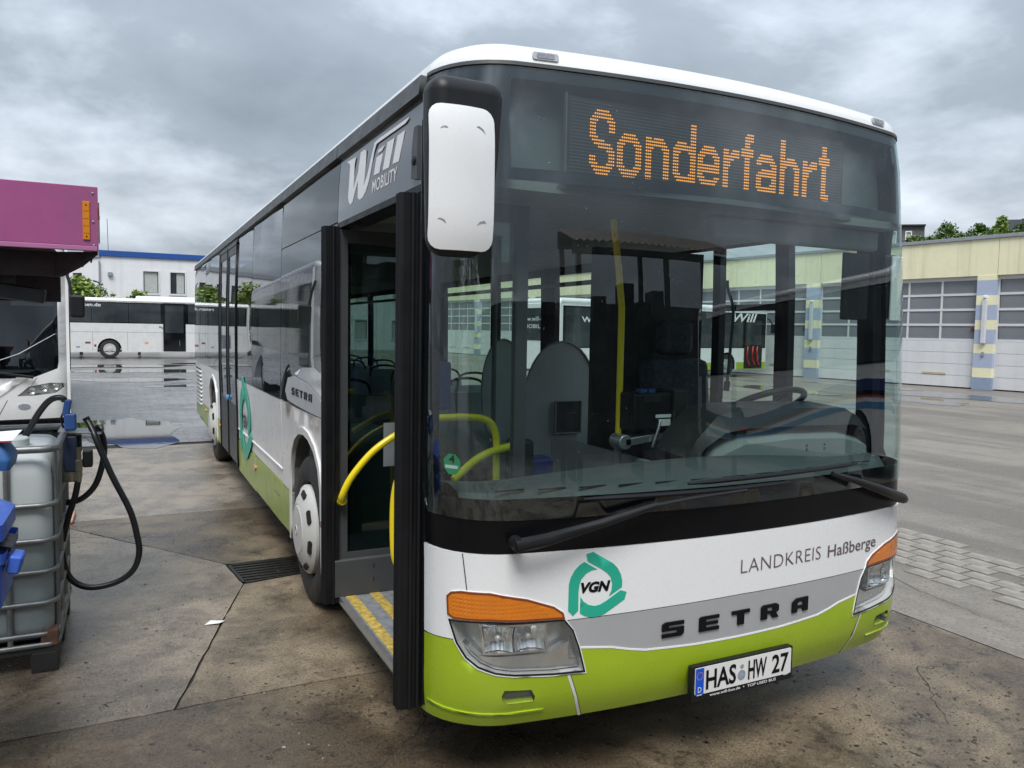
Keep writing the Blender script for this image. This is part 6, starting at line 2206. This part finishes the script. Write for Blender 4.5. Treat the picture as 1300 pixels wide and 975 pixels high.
# ------------------------------------------------------------------ hillside with houses and trees behind the hall
hm = MB()
nx_, ny_ = 24, 30
for i in range(nx_ + 1):
    for j in range(ny_ + 1):
        d_ = 34 + (i / nx_) ** 1.4 * 300
        l_ = -160 + j / ny_ * 420
        q = HP + Vector((math.cos(hang), -math.sin(hang), 0)) * d_ + tdir * l_
        t_ = min(1, max(0, (d_ - 36) / 75))
        hgt = 13.2 * t_ * t_ * (3 - 2 * t_) + max(0, d_ - 110) * .02 + .5 * math.sin(l_ * .07 + d_ * .05)
        hm.v.append((q.x, q.y, hgt - .1))
for i in range(nx_):
    for j in range(ny_):
        a = i * (ny_ + 1) + j
        hm.f.append((a, a + ny_ + 1, a + ny_ + 2, a + 1))
        hm.m.append(0)
tag(hm.build('hill', M_hill, smooth=80), kind='structure')
HC = Vector((-2.27, -2.40, 1.775))


def on_hill(az, D, el_z):
    return Vector((HC.x + math.sin(math.radians(az)) * D, HC.y + math.cos(math.radians(az)) * D, HC.z + el_z * D))


h1 = on_hill(53.5, 112, .1165)
ho = thing('timber_house', 'grey timber clad house with three white windows on the hill', 'house', (h1.x, h1.y, h1.z - 2.1), math.radians(-38))
HW = plane_surf((0, 0, 0), (1, 0, 0), (0, 0, 1))
hw_ = [rect(-5.2, -4.55, .9, 2.5), rect(-3.3, -2.35, .9, 2.5), rect(-1.2, -.55, .9, 2.6)]
patch('house_front', rect(-8.5, 1.0, -3, 3.15), M_timber, ho, HW, 0, .3, holes=hw_, grid=(3, 3), smooth=False)
for h_ in hw_:
    a, c = h_[0]
    w2 = h_[1][0] - a
    f_ = patch('window', rect(a - .06, a + w2 + .06, c - .06, c + 1.66), M_print_w, ho, HW, .04, .06, holes=(rect(a + .05, a + w2 - .05, c + .05, c + 1.5),), grid=(3, 3), smooth=False)
    patch('pane', rect(a, a + w2, c, c + 1.55), M_curtain, f_, HW, -.1, .03, grid=(3, 3), smooth=False)
MB().box(-5.6, -.1, -1.2, -.02, .28, .45).build('balcony', M_print_w, ho)
rfm = MB()
rfm.add([(-8.9, -.4, 3.16), (1.0, -.4, 3.16), (2.0, 8, 2.2), (-8.9, 8, 2.2), (-8.9, -.4, 3.34), (1.0, -.4, 3.34), (2.0, 8, 2.4), (-8.9, 8, 2.4)], [(0, 3, 2, 1), (4, 5, 6, 7), (0, 1, 5, 4), (1, 2, 6, 5), (2, 3, 7, 6), (3, 0, 4, 7)])
rfm.build('house_roof', M_darksteel, ho)
MB().add([(1.0, 0, -3), (2.0, 7.5, -3), (2.0, 7.5, 2.2), (1.0, 0, 3.15)], [(0, 1, 2, 3)]).build('house_side', M_timber, ho)
h2 = on_hill(59.3, 120, .119)
ho2 = thing('gabled_house', 'dark gable roofed house half hidden by trees on the hill', 'house', (h2.x, h2.y, h2.z - 3.0), math.radians(-45))
MB().box(-1.6, 7, 0, 8, -3, 2.2).build('house_wall', M_timber, ho2)
g2 = MB()
g2.add([(-1.9, -.4, 2.1), (7.3, -.4, 2.1), (7.3, 8.4, 2.1), (-1.9, 8.4, 2.1), (-.9, 4, 4.6), (6.3, 4, 4.6)], [(0, 1, 5, 4), (2, 3, 4, 5), (1, 2, 5), (3, 0, 4), (0, 3, 2, 1)])
g2.build('gable_roof', M_darksteel, ho2)
MB().box(1.0, 1.9, -.05, -.002, .5, 1.7).build('house_window', M_win, ho2)
for i, (az, D, el, hh, r, lb) in enumerate([(55.25, 96, .106, 2.3, 1.6, 'largest round green tree beside the timber house on the hill'), (56.05, 92, .106, 1.2, .9, 'small round green tree right of the largest one on the hill'), (53.4, 88, .103, 1.3, 1.3, 'low dark bush in front of the timber house'),
                                       (57.1, 96, .107, 2.0, 1.3, 'middle green tree between the two hill houses'), (58.2, 98, .108, 2.7, 1.0, 'light feathery green tree left of the gabled house'), (59.75, 95, .107, 2.5, 1.5, 'dense green tree in front of the gabled house'),
                                       (54.4, 90, .104, 1.1, 1.2, 'low dark bush under the timber house balcony'), (57.7, 90, .105, 1.2, 1.2, 'low bush below the feathery tree on the hill')]):
    q = on_hill(az, D, el)
    tree('hill_tree', lb, 'tree', (q.x, q.y, q.z - .5), hh, r, 1100, .17, LY if i == 4 else LM, 'trees on the hill', 60 + i, 'round', .1)

# ------------------------------------------------------------------ what stands behind the viewer and shows in the glass
cp = thing('carport', 'open carport with a red brown corrugated roof on dark steel posts', 'carport', (3.8, -8.8, 0), world=True)
cr_ = MB()
for i in range(113):
    x_ = 1.25 + i * .05
    dz = .03 if (i // 2) % 2 else 0
    cr_.v += [(x_, -7.2, 3.95 + dz), (x_, -9.1, 4.62 + dz)]
    if i:
        cr_.f.append((2 * i - 2, 2 * i, 2 * i + 1, 2 * i - 1))
        cr_.m.append(0)
cr_.build('roof_sheet', M_roofbrown, cp, fixn=False)
MB().box(1.2, 6.9, -7.32, -7.22, 3.74, 3.92).build('eaves_beam', M_darksteel, cp)
MB().box(1.25, 6.85, -9.1, -9.0, 4.25, 4.55).build('ridge_beam', M_darksteel, cp)
for x_ in (1.3, 3.8, 6.3):
    MB().box(x_, x_ + .12, -7.4, -7.28, 0, 3.74).build('post', M_darksteel, cp)
    MB().box(x_, x_ + .12, -9.1, -8.98, 0, 4.25).build('post', M_darksteel, cp)
rk = thing('storage_rack', 'dark storage rack of uneven black stacks under the carport roof', 'rack', (3.9, -9.6, 0), world=True)
MB().box(1.7, 6.2, -9.9, -9.2, 1.05, 1.12).build('rack_shelf', M_darksteel, rk)
for i, (xa, h_) in enumerate([(1.9, 2.6), (2.35, 3.1), (2.9, 2.9), (3.3, 3.45), (3.9, 3.0), (4.4, 3.3), (4.8, 2.7), (5.3, 2.45)]):
    MB().box(xa, xa + .42, -9.85, -9.25, 1.121, h_).build('black_stack', M_dark, rk, bevel=.01)
for xa in (1.7, 3.9, 6.1):
    MB().box(xa, xa + .08, -9.9, -9.2, 0, 1.049).build('rack_leg', M_darksteel, rk)
wk = thing('workshop', 'long dark brown workshop building behind the carport', 'building', (2, -17, 0), world=True)  # dark mass added behind the viewer to keep bright sky off the windscreen
MB().box(-24, 20, -30, -14, 0, 3.1).build('workshop_wall', M_darkwall, wk)
MB().box(-24.4, 20.4, -30.4, -13.6, 3.11, 3.4).build('workshop_roof', M_darksteel, wk)
for i in range(6):
    MB().box(-20 + i * 6.4, -16.4 + i * 6.4, -13.99, -13.9, 0, 2.7).build('workshop_door', M_greyplastic, wk)
for i, (x, y, h, r) in enumerate([(-14, -9, 9, 3.6), (-19, -4, 8, 3.2)]):
    tree('yard_tree', ['broad dark tree left of the workshop', 'broad tree standing alone on the left verge', 'dark tree right of the workshop', 'round tree beyond the striped coach'][i], 'tree', (x, y, 0), h, r, 1500, .25, LM, 'trees near the workshop', 90 + i, 'round', .15)
sco = simple_bus('striped_coach', 'white coach with navy and light blue wave stripes parked beside the carport', 12.0, 2.5, 3.3, (10.0, -.9, 0), PI, None,
                 wy=(2.8, 8.9), win_z=(1.75, 2.95), posts=(1.8, 3.4, 5.4, 7.4, 9.4, 11.2), zb=.34)
for sx in (-1, 1):
    SS = (lambda a, c, sx=sx: (Vector((sx * 1.25, a, c)), Vector((sx, 0, 0))))
    for k_, m_ in enumerate((M_stripe_b, M_red, M_stripe_c)):
        wv = [(a / 10 * 11.5 + .2, 1.15 + .35 * math.sin(a / 10 * 5.2 + .6) - k_ * .17) for a in range(0, 11)]
        patch('wave_stripe', wv + [(a, c - (.24 if k_ == 0 else .10)) for a, c in reversed(wv)], m_, sco, SS, .004, .003, grid=(2, 2), smooth=False)
